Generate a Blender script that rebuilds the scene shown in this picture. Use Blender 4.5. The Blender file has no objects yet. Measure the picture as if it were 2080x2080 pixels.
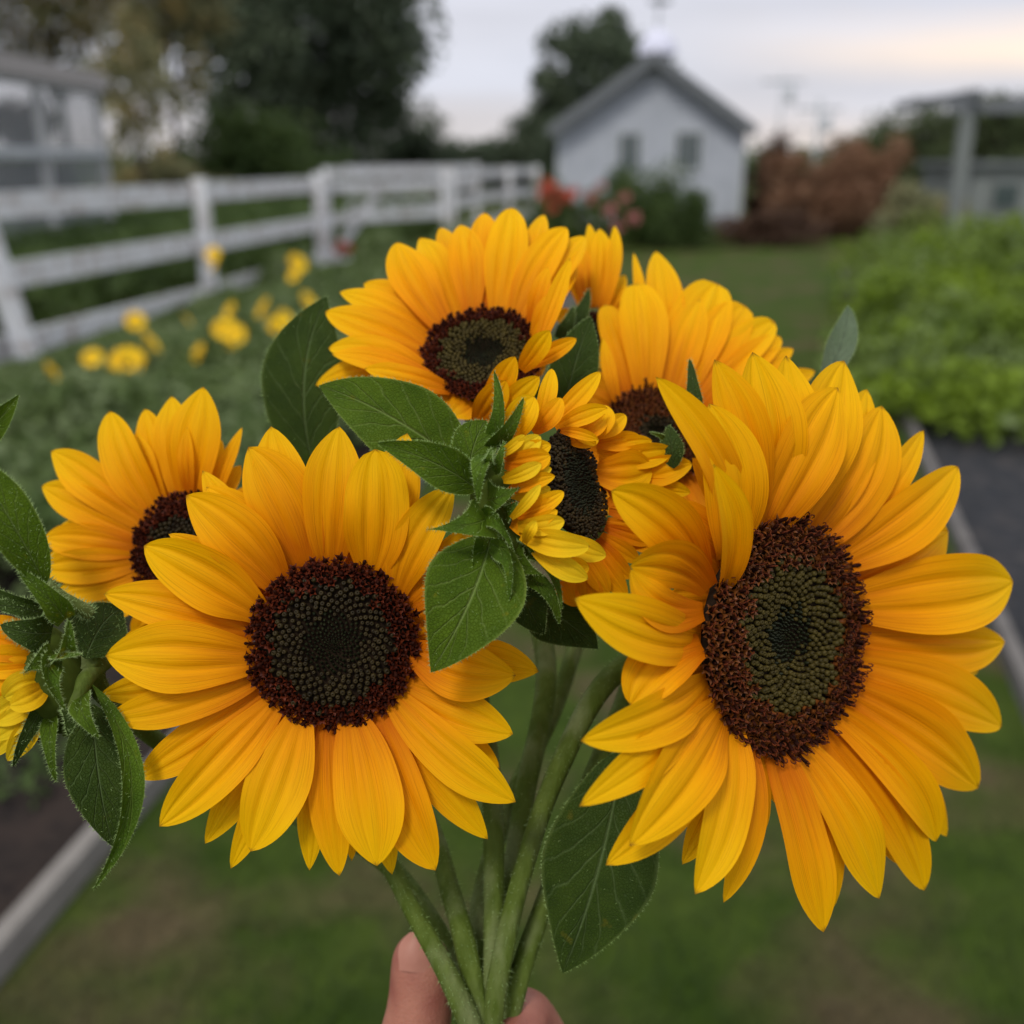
import bpy, math, random
import numpy as np
from mathutils import Vector, Matrix, noise

SC = bpy.context.scene
COL = SC.collection
rnd = random.Random(7)
rs = np.random.RandomState(11)
R = math.radians

# ------------------------------------------------------------------ camera
PITCH = R(19.0)
CAMZ = 1.45
FPX = 2086.0                      # focal length in pixels of the 2080 px photograph
cam_d = bpy.data.cameras.new('camera')
cam = bpy.data.objects.new('camera', cam_d)
COL.objects.link(cam)
cam.location = (0, 0, CAMZ)
cam.rotation_euler = (math.pi/2 - PITCH, 0, 0)
cam_d.sensor_width = 36
cam_d.lens = 36 * FPX / 2080
cam_d.clip_start = 0.02
cam_d.clip_end = 3000
cam_d.dof.use_dof = True
cam_d.dof.focus_distance = 0.322
cam_d.dof.aperture_fstop = 6.8
cam_d.dof.aperture_blades = 0
SC.camera = cam

# ------------------------------------------------------------------ sky, sun
SUN_EL, SUN_AZ = R(52), R(205)    # azimuth clockwise from +Y (camera looks along +Y)
W = bpy.data.worlds.new('World'); SC.world = W; W.use_nodes = True
nt = W.node_tree; nt.nodes.clear(); N = nt.nodes; L = nt.links
out = N.new('ShaderNodeOutputWorld'); bg = N.new('ShaderNodeBackground')
L.new(bg.outputs[0], out.inputs[0])
sky = N.new('ShaderNodeTexSky'); sky.sky_type = 'NISHITA'; sky.sun_disc = False
sky.sun_elevation = SUN_EL; sky.sun_rotation = SUN_AZ
tc = N.new('ShaderNodeTexCoord'); sep = N.new('ShaderNodeSeparateXYZ')
L.new(tc.outputs['Generated'], sep.inputs[0])
def wmath(op, a, b=None, c=None):
    n = N.new('ShaderNodeMath'); n.operation = op
    for i, x in enumerate((a, b, c)):
        if x is None: continue
        if isinstance(x, (int, float)): n.inputs[i].default_value = x
        else: L.new(x, n.inputs[i])
    return n.outputs[0]
# streaky cloud texture, stretched along the horizon
mp = N.new('ShaderNodeMapping'); mp.inputs['Scale'].default_value = (1.6, 1.6, 11.0)
mp.inputs['Rotation'].default_value = (0, R(7), 0)
L.new(tc.outputs['Generated'], mp.inputs[0])
nz = N.new('ShaderNodeTexNoise'); nz.inputs['Scale'].default_value = 2.0; nz.inputs['Detail'].default_value = 5
nz.inputs['Roughness'].default_value = .5
L.new(mp.outputs[0], nz.inputs['Vector'])
zz = wmath('ADD', sep.outputs[2], wmath('MULTIPLY', wmath('SUBTRACT', nz.outputs[0], 0.5), 0.05))
rmp = N.new('ShaderNodeValToRGB'); L.new(zz, rmp.inputs[0])
cr = rmp.color_ramp; cr.interpolation = 'B_SPLINE'
els = [(0.0, (.66, .64, .66)), (.03, (.72, .67, .68)), (.07, (.66, .69, .80)), (.11, (.74, .73, .79)), (.17, (.74, .76, .87)),
       (.30, (.68, .72, .86)), (.6, (.84, .88, .99)), (1.0, (1.12, 1.16, 1.26))]
while len(cr.elements) < len(els): cr.elements.new(.5)
for e, (p, c) in zip(cr.elements, els): e.position = p; e.color = (*c, 1)
# the sun sets behind thin cloud low on the right: a warm streak
wx = wmath('MULTIPLY', sep.outputs[0], 1.0)
side = N.new('ShaderNodeMapRange'); side.interpolation_type = 'SMOOTHSTEP'
side.inputs[1].default_value = .10; side.inputs[2].default_value = .48
L.new(wx, side.inputs[0])
band = wmath('SUBTRACT', 1.0, wmath('MINIMUM', 1.0, wmath('POWER', wmath('ABSOLUTE', wmath('DIVIDE', wmath('SUBTRACT', zz, .086), .032)), 1.6)))
band2 = wmath('SUBTRACT', 1.0, wmath('MINIMUM', 1.0, wmath('ABSOLUTE', wmath('DIVIDE', wmath('SUBTRACT', zz, .012), .03))))
front = N.new('ShaderNodeMapRange'); front.inputs[1].default_value = -.1; front.inputs[2].default_value = .4
L.new(sep.outputs[1], front.inputs[0])
wm = wmath('MULTIPLY', wmath('MULTIPLY', side.outputs[0], wmath('ADD', band, wmath('MULTIPLY', band2, .7))), front.outputs[0])
wmix = N.new('ShaderNodeMixRGB'); L.new(wm, wmix.inputs[0]); L.new(rmp.outputs[0], wmix.inputs[1])
wmix.inputs[2].default_value = (1.12, .90, .72, 1)
# brightness variation of the cloud sheet
vmul = N.new('ShaderNodeMixRGB'); vmul.blend_type = 'MULTIPLY'; vmul.inputs[0].default_value = 1
L.new(wmix.outputs[0], vmul.inputs[1])
vr = N.new('ShaderNodeMapRange'); vr.inputs[1].default_value = .3; vr.inputs[2].default_value = .7
vr.inputs[3].default_value = .93; vr.inputs[4].default_value = 1.10
L.new(nz.outputs[0], vr.inputs[0]); L.new(vr.outputs[0], vmul.inputs[2])
sc_ = N.new('ShaderNodeMixRGB'); sc_.blend_type = 'MULTIPLY'; sc_.inputs[0].default_value = 1
sc_.inputs[2].default_value = (.1, .1, .1, 1); L.new(sky.outputs[0], sc_.inputs[1])
fin = N.new('ShaderNodeMixRGB'); fin.inputs[0].default_value = .93
L.new(sc_.outputs[0], fin.inputs[1]); L.new(vmul.outputs[0], fin.inputs[2])
L.new(fin.outputs[0], bg.inputs[0]); bg.inputs[1].default_value = 0.93

sd = bpy.data.lights.new('sun', 'SUN'); sd.energy = 1.5; sd.angle = R(12); sd.color = (1, .96, .9)
so = bpy.data.objects.new('sun', sd); COL.objects.link(so)
sdir = Vector((math.sin(SUN_AZ)*math.cos(SUN_EL), math.cos(SUN_AZ)*math.cos(SUN_EL), math.sin(SUN_EL)))
so.rotation_euler = sdir.to_track_quat('Z', 'Y').to_euler(); so.location = (0, -3, 8)

vs = SC.view_settings
SC.display_settings.display_device = 'sRGB'
vs.view_transform = 'Standard'; vs.look = 'None'; vs.exposure = 0.15; vs.gamma = 1; vs.use_curve_mapping = False
SC.cycles.max_bounces = 6; SC.cycles.transparent_max_bounces = 4
SC.cycles.diffuse_bounces = 2; SC.cycles.glossy_bounces = 2; SC.cycles.transmission_bounces = 3

# ------------------------------------------------------------------ helpers: pixels to places
T = 2080 / 1932
FWD = np.array([0, math.cos(PITCH), -math.sin(PITCH)])
UP = np.array([0, math.sin(PITCH), math.cos(PITCH)])
RT = np.array([1.0, 0, 0])
CAM = np.array([0, 0, CAMZ])
def ray(p):
    return FWD + RT * ((p[0] - 1040) / FPX) + UP * ((1040 - p[1]) / FPX)
def at(p, d):                      # photograph pixel at a depth -> world point
    return CAM + ray(p) * d
def onplane(p, c, n):
    r = ray(p)
    return CAM + r * (np.dot(c - CAM, n) / np.dot(r, n))
def gnd(x, y):                     # pixel of the 1932 px view -> point on the ground
    r = ray((x*T, y*T)); t = CAMZ / -r[2]
    return CAM + r * t
def gh(x, y, Y):                   # pixel of the 1932 px view at a ground distance Y
    r = ray((x*T, y*T)); return CAM + r * (Y / r[1])
class Crop:
    def __init__(s, x0, y0, k): s.x0, s.y0, s.k = x0, y0, k
    def __call__(s, x, y): return (s.x0 + x*s.k, s.y0 + y*s.k)
def unit(v):
    v = np.asarray(v, float); return v / (np.linalg.norm(v) + 1e-12)

# ------------------------------------------------------------------ helpers: objects
ORI = {}
def empty(name, loc, label, cat, group=None):
    o = bpy.data.objects.new(name, None); COL.objects.link(o)
    o.location = loc; o.empty_display_size = .05
    o['label'] = label; o['category'] = cat
    if group: o['group'] = group
    ORI[o.name] = np.array(loc, float)
    return o
def tag(o, label, cat, group=None):
    o['label'] = label; o['category'] = cat
    if group: o['group'] = group
    return o
def mk(name, V, F, mats, parent=None, smooth=True, uv=None, mi=None, kind=None, label=None, loc=None):
    """V (n,3) world coordinates; F (m,k) array or list of tuples; mesh object, child keeps its place"""
    V = np.asarray(V, float)
    off = ORI[parent.name] if parent is not None else (np.array(loc, float) if loc is not None else np.zeros(3))
    me = bpy.data.meshes.new(name)
    V = V - off
    if isinstance(F, np.ndarray):
        m, k = F.shape
        me.vertices.add(len(V)); me.vertices.foreach_set('co', V.astype(np.float32).ravel())
        me.loops.add(m*k); me.loops.foreach_set('vertex_index', F.astype(np.int32).ravel())
        me.polygons.add(m)
        me.polygons.foreach_set('loop_start', (np.arange(m)*k).astype(np.int32))
        fl = F.ravel()
    else:
        me.from_pydata(V.tolist(), [], [tuple(f) for f in F])
        fl = np.array([i for f in F for i in f])
    if uv is not None:
        ul = me.uv_layers.new(name='UVMap')
        ul.data.foreach_set('uv', np.asarray(uv, np.float32)[fl].ravel())
    for m_ in (mats if isinstance(mats, (list, tuple)) else [mats]): me.materials.append(m_)
    if mi is not None: me.polygons.foreach_set('material_index', np.asarray(mi, np.int32))
    me.polygons.foreach_set('use_smooth', np.full(len(me.polygons), smooth))
    me.update(calc_edges=True); me.validate()
    o = bpy.data.objects.new(name, me); COL.objects.link(o)
    if parent is not None:
        o.parent = parent; ORI[o.name] = off
    elif loc is not None:
        o.location = loc; ORI[o.name] = off
    else: ORI[o.name] = off
    if parent is not None and parent.type == 'MESH': ORI[o.name] = off
    if kind: o['kind'] = kind
    if label: o['label'] = label
    return o
def join(parts):
    """list of (V, F(array m,k)) with equal k -> one"""
    Vs, Fs, o = [], [], 0
    for V, F in parts:
        Vs.append(V); Fs.append(np.asarray(F) + o); o += len(V)
    return np.concatenate(Vs), np.concatenate(Fs)
BOXF = np.array([(0,1,3,2),(4,6,7,5),(0,4,5,1),(2,3,7,6),(0,2,6,4),(1,5,7,3)])
def box(x0, x1, y0, y1, z0, z1):
    return np.array([(x,y,z) for x in (x0,x1) for y in (y0,y1) for z in (z0,z1)], float), BOXF
def rotz(V, a, c=(0,0,0)):
    c = np.array(c, float); V = V - c; s, k = math.sin(a), math.cos(a)
    return np.stack([V[:,0]*k - V[:,1]*s, V[:,0]*s + V[:,1]*k, V[:,2]], 1) + c
def bar(a, b, w, h, up=(0,0,1), bev=0):
    """box beam from a to b, w across, h along up"""
    a = np.array(a, float); b = np.array(b, float); d = unit(b-a); s = unit(np.cross(d, up)); u = np.cross(s, d)
    V = np.array([p + s*w/2*i + u*h/2*j for p in (a, b) for i in (-1, 1) for j in (-1, 1)])
    return V, BOXF
def tube(pts, rad, n=10, cap=True):
    pts = np.asarray(pts, float); m = len(pts)
    rad = np.full(m, rad) if np.isscalar(rad) else np.asarray(rad, float)
    tg = np.gradient(pts, axis=0); tg /= np.linalg.norm(tg, axis=1)[:, None] + 1e-12
    u = unit(np.cross(tg[0], (0.3, 0.9, 0.2))); V = []
    for i in range(m):
        u = unit(u - tg[i]*np.dot(u, tg[i])); w = np.cross(tg[i], u)
        for k in range(n):
            a = 2*math.pi*k/n; V.append(pts[i] + rad[i]*(math.cos(a)*u + math.sin(a)*w))
    F = [(i*n+k, i*n+(k+1) % n, (i+1)*n+(k+1) % n, (i+1)*n+k) for i in range(m-1) for k in range(n)]
    if cap:
        V.append(pts[0]); V.append(pts[-1]); a, b = len(V)-2, len(V)-1
        F += [(a, (k+1) % n, k, a) for k in range(n)] + [(b, (m-1)*n+k, (m-1)*n+(k+1) % n, b) for k in range(n)]
        F = [f if f[0] != f[3] else f[:3] for f in F]
    return np.array(V), F
def spline(P, n=24):
    """catmull-rom through the points"""
    P = [np.array(p, float) for p in P]; P = [2*P[0]-P[1]] + P + [2*P[-1]-P[-2]]
    o = []
    for i in range(1, len(P)-2):
        for t in np.linspace(0, 1, n, endpoint=False):
            a, b, c, d = P[i-1:i+3]
            o.append(.5*((2*b) + (c-a)*t + (2*a-5*b+4*c-d)*t*t + (3*b-a-3*c+d)*t**3))
    o.append(P[-2]); return np.array(o)

# ------------------------------------------------------------------ materials
def nodes(name):
    m = bpy.data.materials.new(name); m.use_nodes = True; t = m.node_tree
    b = t.nodes['Principled BSDF']; return m, t, b
def setp(b, **k):
    for a, v in k.items():
        b.inputs[a.replace('_', ' ')].default_value = v
def simple(name, c1, c2=None, scale=20, rough=.7, bump=0, spec=.3, detail=4, c3=None, s3=3, metal=0, coord='Object', stretch=None):
    m, t, b = nodes(name); n, l = t.nodes, t.links
    setp(b, Roughness=rough, Specular_IOR_Level=spec, Metallic=metal)
    c2 = c2 or tuple(x*.75 for x in c1)
    tcn = n.new('ShaderNodeTexCoord'); src = tcn.outputs[coord]
    if coord == 'World':
        pass
    if stretch:
        mpn = n.new('ShaderNodeMapping'); mpn.inputs['Scale'].default_value = stretch
        l.new(src, mpn.inputs[0]); src = mpn.outputs[0]
    nn = n.new('ShaderNodeTexNoise'); nn.inputs['Scale'].default_value = scale; nn.inputs['Detail'].default_value = detail
    l.new(src, nn.inputs['Vector'])
    r = n.new('ShaderNodeMapRange'); r.inputs[1].default_value = .32; r.inputs[2].default_value = .68
    l.new(nn.outputs[0], r.inputs[0])
    mx = n.new('ShaderNodeMixRGB'); mx.inputs[1].default_value = (*c1, 1); mx.inputs[2].default_value = (*c2, 1)
    l.new(r.outputs[0], mx.inputs[0]); last = mx.outputs[0]
    if c3:
        n3 = n.new('ShaderNodeTexNoise'); n3.inputs['Scale'].default_value = s3; n3.inputs['Detail'].default_value = 3
        l.new(src, n3.inputs['Vector'])
        r3 = n.new('ShaderNodeMapRange'); r3.inputs[1].default_value = .48; r3.inputs[2].default_value = .66
        l.new(n3.outputs[0], r3.inputs[0])
        m3 = n.new('ShaderNodeMixRGB'); l.new(r3.outputs[0], m3.inputs[0]); l.new(last, m3.inputs[1])
        m3.inputs[2].default_value = (*c3, 1); last = m3.outputs[0]
    l.new(last, b.inputs['Base Color'])
    if bump:
        bp = n.new('ShaderNodeBump'); bp.inputs['Strength'].default_value = bump; bp.inputs['Distance'].default_value = .01
        l.new(nn.outputs[0], bp.inputs['Height']); l.new(bp.outputs[0], b.inputs['Normal'])
    return m
def translucent(t, b, col_socket, fac, tint=None):
    n, l = t.nodes, t.links
    tr = n.new('ShaderNodeBsdfTranslucent'); mix = n.new('ShaderNodeMixShader'); mix.inputs[0].default_value = fac
    l.new(col_socket, tr.inputs[0])
    o = [x for x in n if x.type == 'OUTPUT_MATERIAL'][0]
    l.new(b.outputs[0], mix.inputs[1]); l.new(tr.outputs[0], mix.inputs[2]); l.new(mix.outputs[0], o.inputs[0])
    return tr

def petal_mat(name, base, mid, tip, dark=.72):
    m, t, b = nodes(name); n, l = t.nodes, t.links
    uvn = n.new('ShaderNodeUVMap'); uvn.uv_map = 'UVMap'
    s = n.new('ShaderNodeSeparateXYZ'); l.new(uvn.outputs[0], s.inputs[0])
    oi = n.new('ShaderNodeObjectInfo')
    # colour along the petal, warped a little
    mpn = n.new('ShaderNodeMapping'); mpn.inputs['Scale'].default_value = (22, 1.1, 1); l.new(uvn.outputs[0], mpn.inputs[0])
    addv = n.new('ShaderNodeVectorMath'); addv.operation = 'ADD'
    cx = n.new('ShaderNodeCombineXYZ'); mu = n.new('ShaderNodeMath'); mu.operation = 'MULTIPLY'; mu.inputs[1].default_value = 57
    l.new(oi.outputs['Random'], mu.inputs[0]); l.new(mu.outputs[0], cx.inputs[0]); l.new(mu.outputs[0], cx.inputs[2])
    l.new(mpn.outputs[0], addv.inputs[0]); l.new(cx.outputs[0], addv.inputs[1])
    st = n.new('ShaderNodeTexNoise'); st.inputs['Scale'].default_value = 1.6; st.inputs['Detail'].default_value = 5; st.inputs['Roughness'].default_value = .6
    l.new(addv.outputs[0], st.inputs['Vector'])
    mpb = n.new('ShaderNodeMapping'); mpb.inputs['Scale'].default_value = (2.2, 1.8, 1); l.new(uvn.outputs[0], mpb.inputs[0])
    adb = n.new('ShaderNodeVectorMath'); adb.operation = 'ADD'; l.new(mpb.outputs[0], adb.inputs[0]); l.new(cx.outputs[0], adb.inputs[1])
    bl = n.new('ShaderNodeTexNoise'); bl.inputs['Scale'].default_value = 1.3; bl.inputs['Detail'].default_value = 3; l.new(adb.outputs[0], bl.inputs['Vector'])
    a1 = n.new('ShaderNodeMath'); a1.operation = 'MULTIPLY_ADD'; a1.inputs[1].default_value = .35
    l.new(bl.outputs[0], a1.inputs[0]); l.new(s.outputs[1], a1.inputs[2])
    a2 = n.new('ShaderNodeMath'); a2.operation = 'MULTIPLY_ADD'; a2.inputs[1].default_value = .30
    l.new(st.outputs[0], a2.inputs[0]); l.new(a1.outputs[0], a2.inputs[2])
    a3 = n.new('ShaderNodeMath'); a3.operation = 'MULTIPLY_ADD'; a3.inputs[1].default_value = .38
    l.new(oi.outputs['Random'], a3.inputs[0]); l.new(a2.outputs[0], a3.inputs[2])
    a4 = n.new('ShaderNodeMath'); a4.operation = 'SUBTRACT'; a4.inputs[1].default_value = .50; l.new(a3.outputs[0], a4.inputs[0])
    r = n.new('ShaderNodeValToRGB'); l.new(a4.outputs[0], r.inputs[0])
    e = r.color_ramp.elements; e[0].position = 0; e[0].color = (*base, 1); e[1].position = 1.0; e[1].color = (*tip, 1)
    k = e.new(.42); k.color = (*mid, 1)
    # fine dark veins running along
    sr = n.new('ShaderNodeMapRange'); sr.inputs[1].default_value = .28; sr.inputs[2].default_value = .5
    sr.inputs[3].default_value = dark; sr.inputs[4].default_value = 1.0; l.new(st.outputs[0], sr.inputs[0])
    mm = n.new('ShaderNodeMixRGB'); mm.blend_type = 'MULTIPLY'; mm.inputs[0].default_value = 1
    l.new(r.outputs[0], mm.inputs[1]); l.new(sr.outputs[0], mm.inputs[2])
    tn = n.new('ShaderNodeTexNoise'); tn.inputs['Scale'].default_value = 3.0; l.new(adb.outputs[0], tn.inputs['Vector'])
    tv = n.new('ShaderNodeMath'); tv.operation = 'MULTIPLY_ADD'; tv.inputs[1].default_value = .09; l.new(tn.outputs[0], tv.inputs[0]); l.new(s.outputs[1], tv.inputs[2])
    tm = n.new('ShaderNodeMapRange'); tm.inputs[1].default_value = 1.018; tm.inputs[2].default_value = 1.05; l.new(tv.outputs[0], tm.inputs[0])
    tb = n.new('ShaderNodeMixRGB'); tb.inputs[2].default_value = (.20, .07, .01, 1); l.new(tm.outputs[0], tb.inputs[0]); l.new(mm.outputs[0], tb.inputs[1]); mm = tb
    l.new(mm.outputs[0], b.inputs['Base Color'])
    setp(b, Roughness=.6, Specular_IOR_Level=.10)
    bp = n.new('ShaderNodeBump'); bp.inputs['Strength'].default_value = .35; bp.inputs['Distance'].default_value = .0006
    l.new(st.outputs[0], bp.inputs['Height']); l.new(bp.outputs[0], b.inputs['Normal'])
    translucent(t, b, mm.outputs[0], .26)
    return m

def leaf_mat(name, c1, c2, vein, fac=.16, nveins=6.5, pale=None):
    m, t, b = nodes(name); n, l = t.nodes, t.links
    uvn = n.new('ShaderNodeUVMap'); uvn.uv_map = 'UVMap'
    s = n.new('ShaderNodeSeparateXYZ'); l.new(uvn.outputs[0], s.inputs[0])
    def M(op, a, bb=None, c=None):
        q = n.new('ShaderNodeMath'); q.operation = op
        for i, x in enumerate((a, bb, c)):
            if x is None: continue
            if isinstance(x, (int, float)): q.inputs[i].default_value = x
            else: l.new(x, q.inputs[i])
        return q.outputs[0]
    u = M('ABSOLUTE', s.outputs[0]); v = s.outputs[1]
    nz = n.new('ShaderNodeTexNoise'); nz.inputs['Scale'].default_value = 2.5; l.new(uvn.outputs[0], nz.inputs['Vector'])
    w = M('MULTIPLY', M('SUBTRACT', nz.outputs[0], .5), .11)
    ph = M('MULTIPLY', M('ADD', M('SUBTRACT', v, M('MULTIPLY', M('POWER', u, .75), .34)), w), nveins)
    d = M('ABSOLUTE', M('SUBTRACT', M('FRACT', ph), .5))
    lat = n.new('ShaderNodeMapRange'); lat.inputs[1].default_value = .0; lat.inputs[2].default_value = .085; lat.inputs[3].default_value = 1; lat.inputs[4].default_value = 0
    l.new(d, lat.inputs[0])
    midr = n.new('ShaderNodeMapRange'); midr.inputs[1].default_value = .0; midr.inputs[2].default_value = .05; midr.inputs[3].default_value = 1; midr.inputs[4].default_value = 0
    l.new(u, midr.inputs[0])
    fade = M('SUBTRACT', 1.0, M('MULTIPLY', u, .75))
    vv = M('MAXIMUM', M('MULTIPLY', M('MULTIPLY', lat.outputs[0], fade), .75), midr.outputs[0])
    # small net of veinlets
    gn = n.new('ShaderNodeTexCoord')
    vo = n.new('ShaderNodeTexVoronoi'); vo.feature = 'DISTANCE_TO_EDGE'; vo.inputs['Scale'].default_value = 1050; l.new(gn.outputs['Object'], vo.inputs['Vector'])
    vr_ = n.new('ShaderNodeMapRange'); vr_.inputs[1].default_value = 0; vr_.inputs[2].default_value = .16; l.new(vo.outputs[0], vr_.inputs[0])
    n2 = n.new('ShaderNodeTexNoise'); n2.inputs['Scale'].default_value = 90; n2.inputs['Detail'].default_value = 5; l.new(gn.outputs['Object'], n2.inputs['Vector'])
    r2 = n.new('ShaderNodeMapRange'); r2.inputs[1].default_value = .33; r2.inputs[2].default_value = .67; l.new(n2.outputs[0], r2.inputs[0])
    cm = n.new('ShaderNodeMixRGB'); cm.inputs[1].default_value = (*c1, 1); cm.inputs[2].default_value = (*c2, 1); l.new(r2.outputs[0], cm.inputs[0])
    c_n = n.new('ShaderNodeMixRGB'); c_n.blend_type = 'MULTIPLY'; c_n.inputs[0].default_value = .16
    l.new(cm.outputs[0], c_n.inputs[1]); l.new(vr_.outputs[0], c_n.inputs[2])
    cv = n.new('ShaderNodeMixRGB'); cv.inputs[2].default_value = (*vein, 1); l.new(M('MULTIPLY', vv, .75), cv.inputs[0]); l.new(c_n.outputs[0], cv.inputs[1])
    # a few yellowing blemishes
    n5 = n.new('ShaderNodeTexNoise'); n5.inputs['Scale'].default_value = 130; n5.inputs['Detail'].default_value = 3; l.new(gn.outputs['Object'], n5.inputs['Vector'])
    r5_ = n.new('ShaderNodeMapRange'); r5_.inputs[1].default_value = .66; r5_.inputs[2].default_value = .76; l.new(n5.outputs[0], r5_.inputs[0])
    c5 = n.new('ShaderNodeMixRGB'); c5.inputs[2].default_value = (c2[0]*2.2, c2[1]*1.25, c2[2], 1); l.new(r5_.outputs[0], c5.inputs[0]); l.new(cv.outputs[0], c5.inputs[1]); cv = c5
    # pale rim
    rim = n.new('ShaderNodeMapRange'); rim.inputs[1].default_value = .93; rim.inputs[2].default_value = 1.0; l.new(u, rim.inputs[0])
    ce = n.new('ShaderNodeMixRGB'); ce.inputs[2].default_value = (vein[0]*.9, vein[1]*.9, vein[2]*.6, 1)
    l.new(M('MULTIPLY', rim.outputs[0], .6), ce.inputs[0]); l.new(cv.outputs[0], ce.inputs[1])
    l.new(ce.outputs[0], b.inputs['Base Color'])
    setp(b, Roughness=.6, Specular_IOR_Level=.14)
    h = M('ADD', M('MULTIPLY', vv, -1.2), M('ADD', M('MULTIPLY', vr_.outputs[0], .22), M('MULTIPLY', n2.outputs[0], .5)))
    bp = n.new('ShaderNodeBump'); bp.inputs['Strength'].default_value = .8; bp.inputs['Distance'].default_value = .0009
    l.new(h, bp.inputs['Height']); l.new(bp.outputs[0], b.inputs['Normal'])
    translucent(t, b, ce.outputs[0], fac)
    return m

M_petal = petal_mat('petal_yellow', (.66, .16, .0), (.88, .335, .0), (.92, .51, .001))
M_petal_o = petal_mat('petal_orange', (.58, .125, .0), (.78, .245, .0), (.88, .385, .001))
M_petal_y = petal_mat('petal_lemon', (.74, .36, .003), (.86, .50, .005), (.82, .57, .012))
M_leaf = leaf_mat('leaf_green', (.052, .098, .003), (.082, .140, .005), (.22, .30, .08))
M_leaf_d = leaf_mat('leaf_dark', (.024, .046, .004), (.038, .066, .006), (.12, .17, .06), fac=.08)
M_leaf_p = leaf_mat('leaf_pale', (.12, .17, .09), (.15, .20, .12), (.24, .30, .20), fac=.1)
M_bract = leaf_mat('bract_green', (.050, .098, .005), (.085, .150, .007), (.19, .27, .05), nveins=3)
M_hair = simple('hair', (.26, .38, .12), (.36, .46, .20), rough=.6, spec=.1)
M_stem = simple('stem', (.072, .105, .014), (.105, .145, .026), scale=60, rough=.6, bump=.3, spec=.08, c3=(.16, .19, .07), s3=25, stretch=(3, 3, .6))
M_recep = simple('receptacle', (.060, .085, .012), (.045, .062, .008), scale=200, rough=.9, spec=.05)
M_disc = simple('disc_core', (.010, .006, .003), (.022, .012, .006), scale=500, rough=.9, spec=.1)
M_bead = simple('floret_olive', (.012, .008, .003), (.042, .029, .009), scale=420, rough=.5, spec=.15)
M_bead2 = simple('floret_olive_pale', (.026, .019, .004), (.072, .053, .011), scale=420, rough=.5, spec=.12)
M_mid = simple('floret_dark_green', (.006, .008, .003), (.020, .022, .008), scale=500, rough=.5, spec=.15)
M_ray = simple('floret_maroon', (.040, .006, .003), (.11, .020, .006), scale=400, rough=.5, spec=.12)
M_anth = simple('anther_dark', (.010, .003, .002), (.040, .008, .003), scale=600, rough=.75, spec=.08)
M_stig = simple('stigma', (.06, .012, .004), (.14, .032, .010), scale=600, rough=.7, spec=.08)
M_brown = simple('floret_brown', (.085, .022, .004), (.20, .060, .009), scale=700, rough=.5)
def skin_mat():
    m, t, b = nodes('skin'); n, l = t.nodes, t.links
    g = n.new('ShaderNodeTexCoord')
    a = n.new('ShaderNodeTexNoise'); a.inputs['Scale'].default_value = 55; a.inputs['Detail'].default_value = 4; l.new(g.outputs['Object'], a.inputs['Vector'])
    r = n.new('ShaderNodeMapRange'); r.inputs[1].default_value = .35; r.inputs[2].default_value = .65; l.new(a.outputs[0], r.inputs[0])
    mx = n.new('ShaderNodeMixRGB'); mx.inputs[1].default_value = (.43, .18, .12, 1); mx.inputs[2].default_value = (.31, .105, .075, 1)
    l.new(r.outputs[0], mx.inputs[0]); l.new(mx.outputs[0], b.inputs['Base Color'])
    v = n.new('ShaderNodeTexVoronoi'); v.inputs['Scale'].default_value = 900; l.new(g.outputs['Object'], v.inputs['Vector'])
    bp = n.new('ShaderNodeBump'); bp.inputs['Strength'].default_value = .25; bp.inputs['Distance'].default_value = .0006
    l.new(v.outputs[0], bp.inputs['Height']); l.new(bp.outputs[0], b.inputs['Normal'])
    setp(b, Roughness=.5, Specular_IOR_Level=.35)
    b.inputs['Subsurface Weight'].default_value = .15; b.inputs['Subsurface Radius'].default_value = (.006, .002, .001)
    b.inputs['Subsurface Scale'].default_value = 1.0
    return m
M_skin = skin_mat()
M_nail = simple('nail', (.46, .21, .15), (.40, .17, .12), scale=120, rough=.5, spec=.3)

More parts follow.
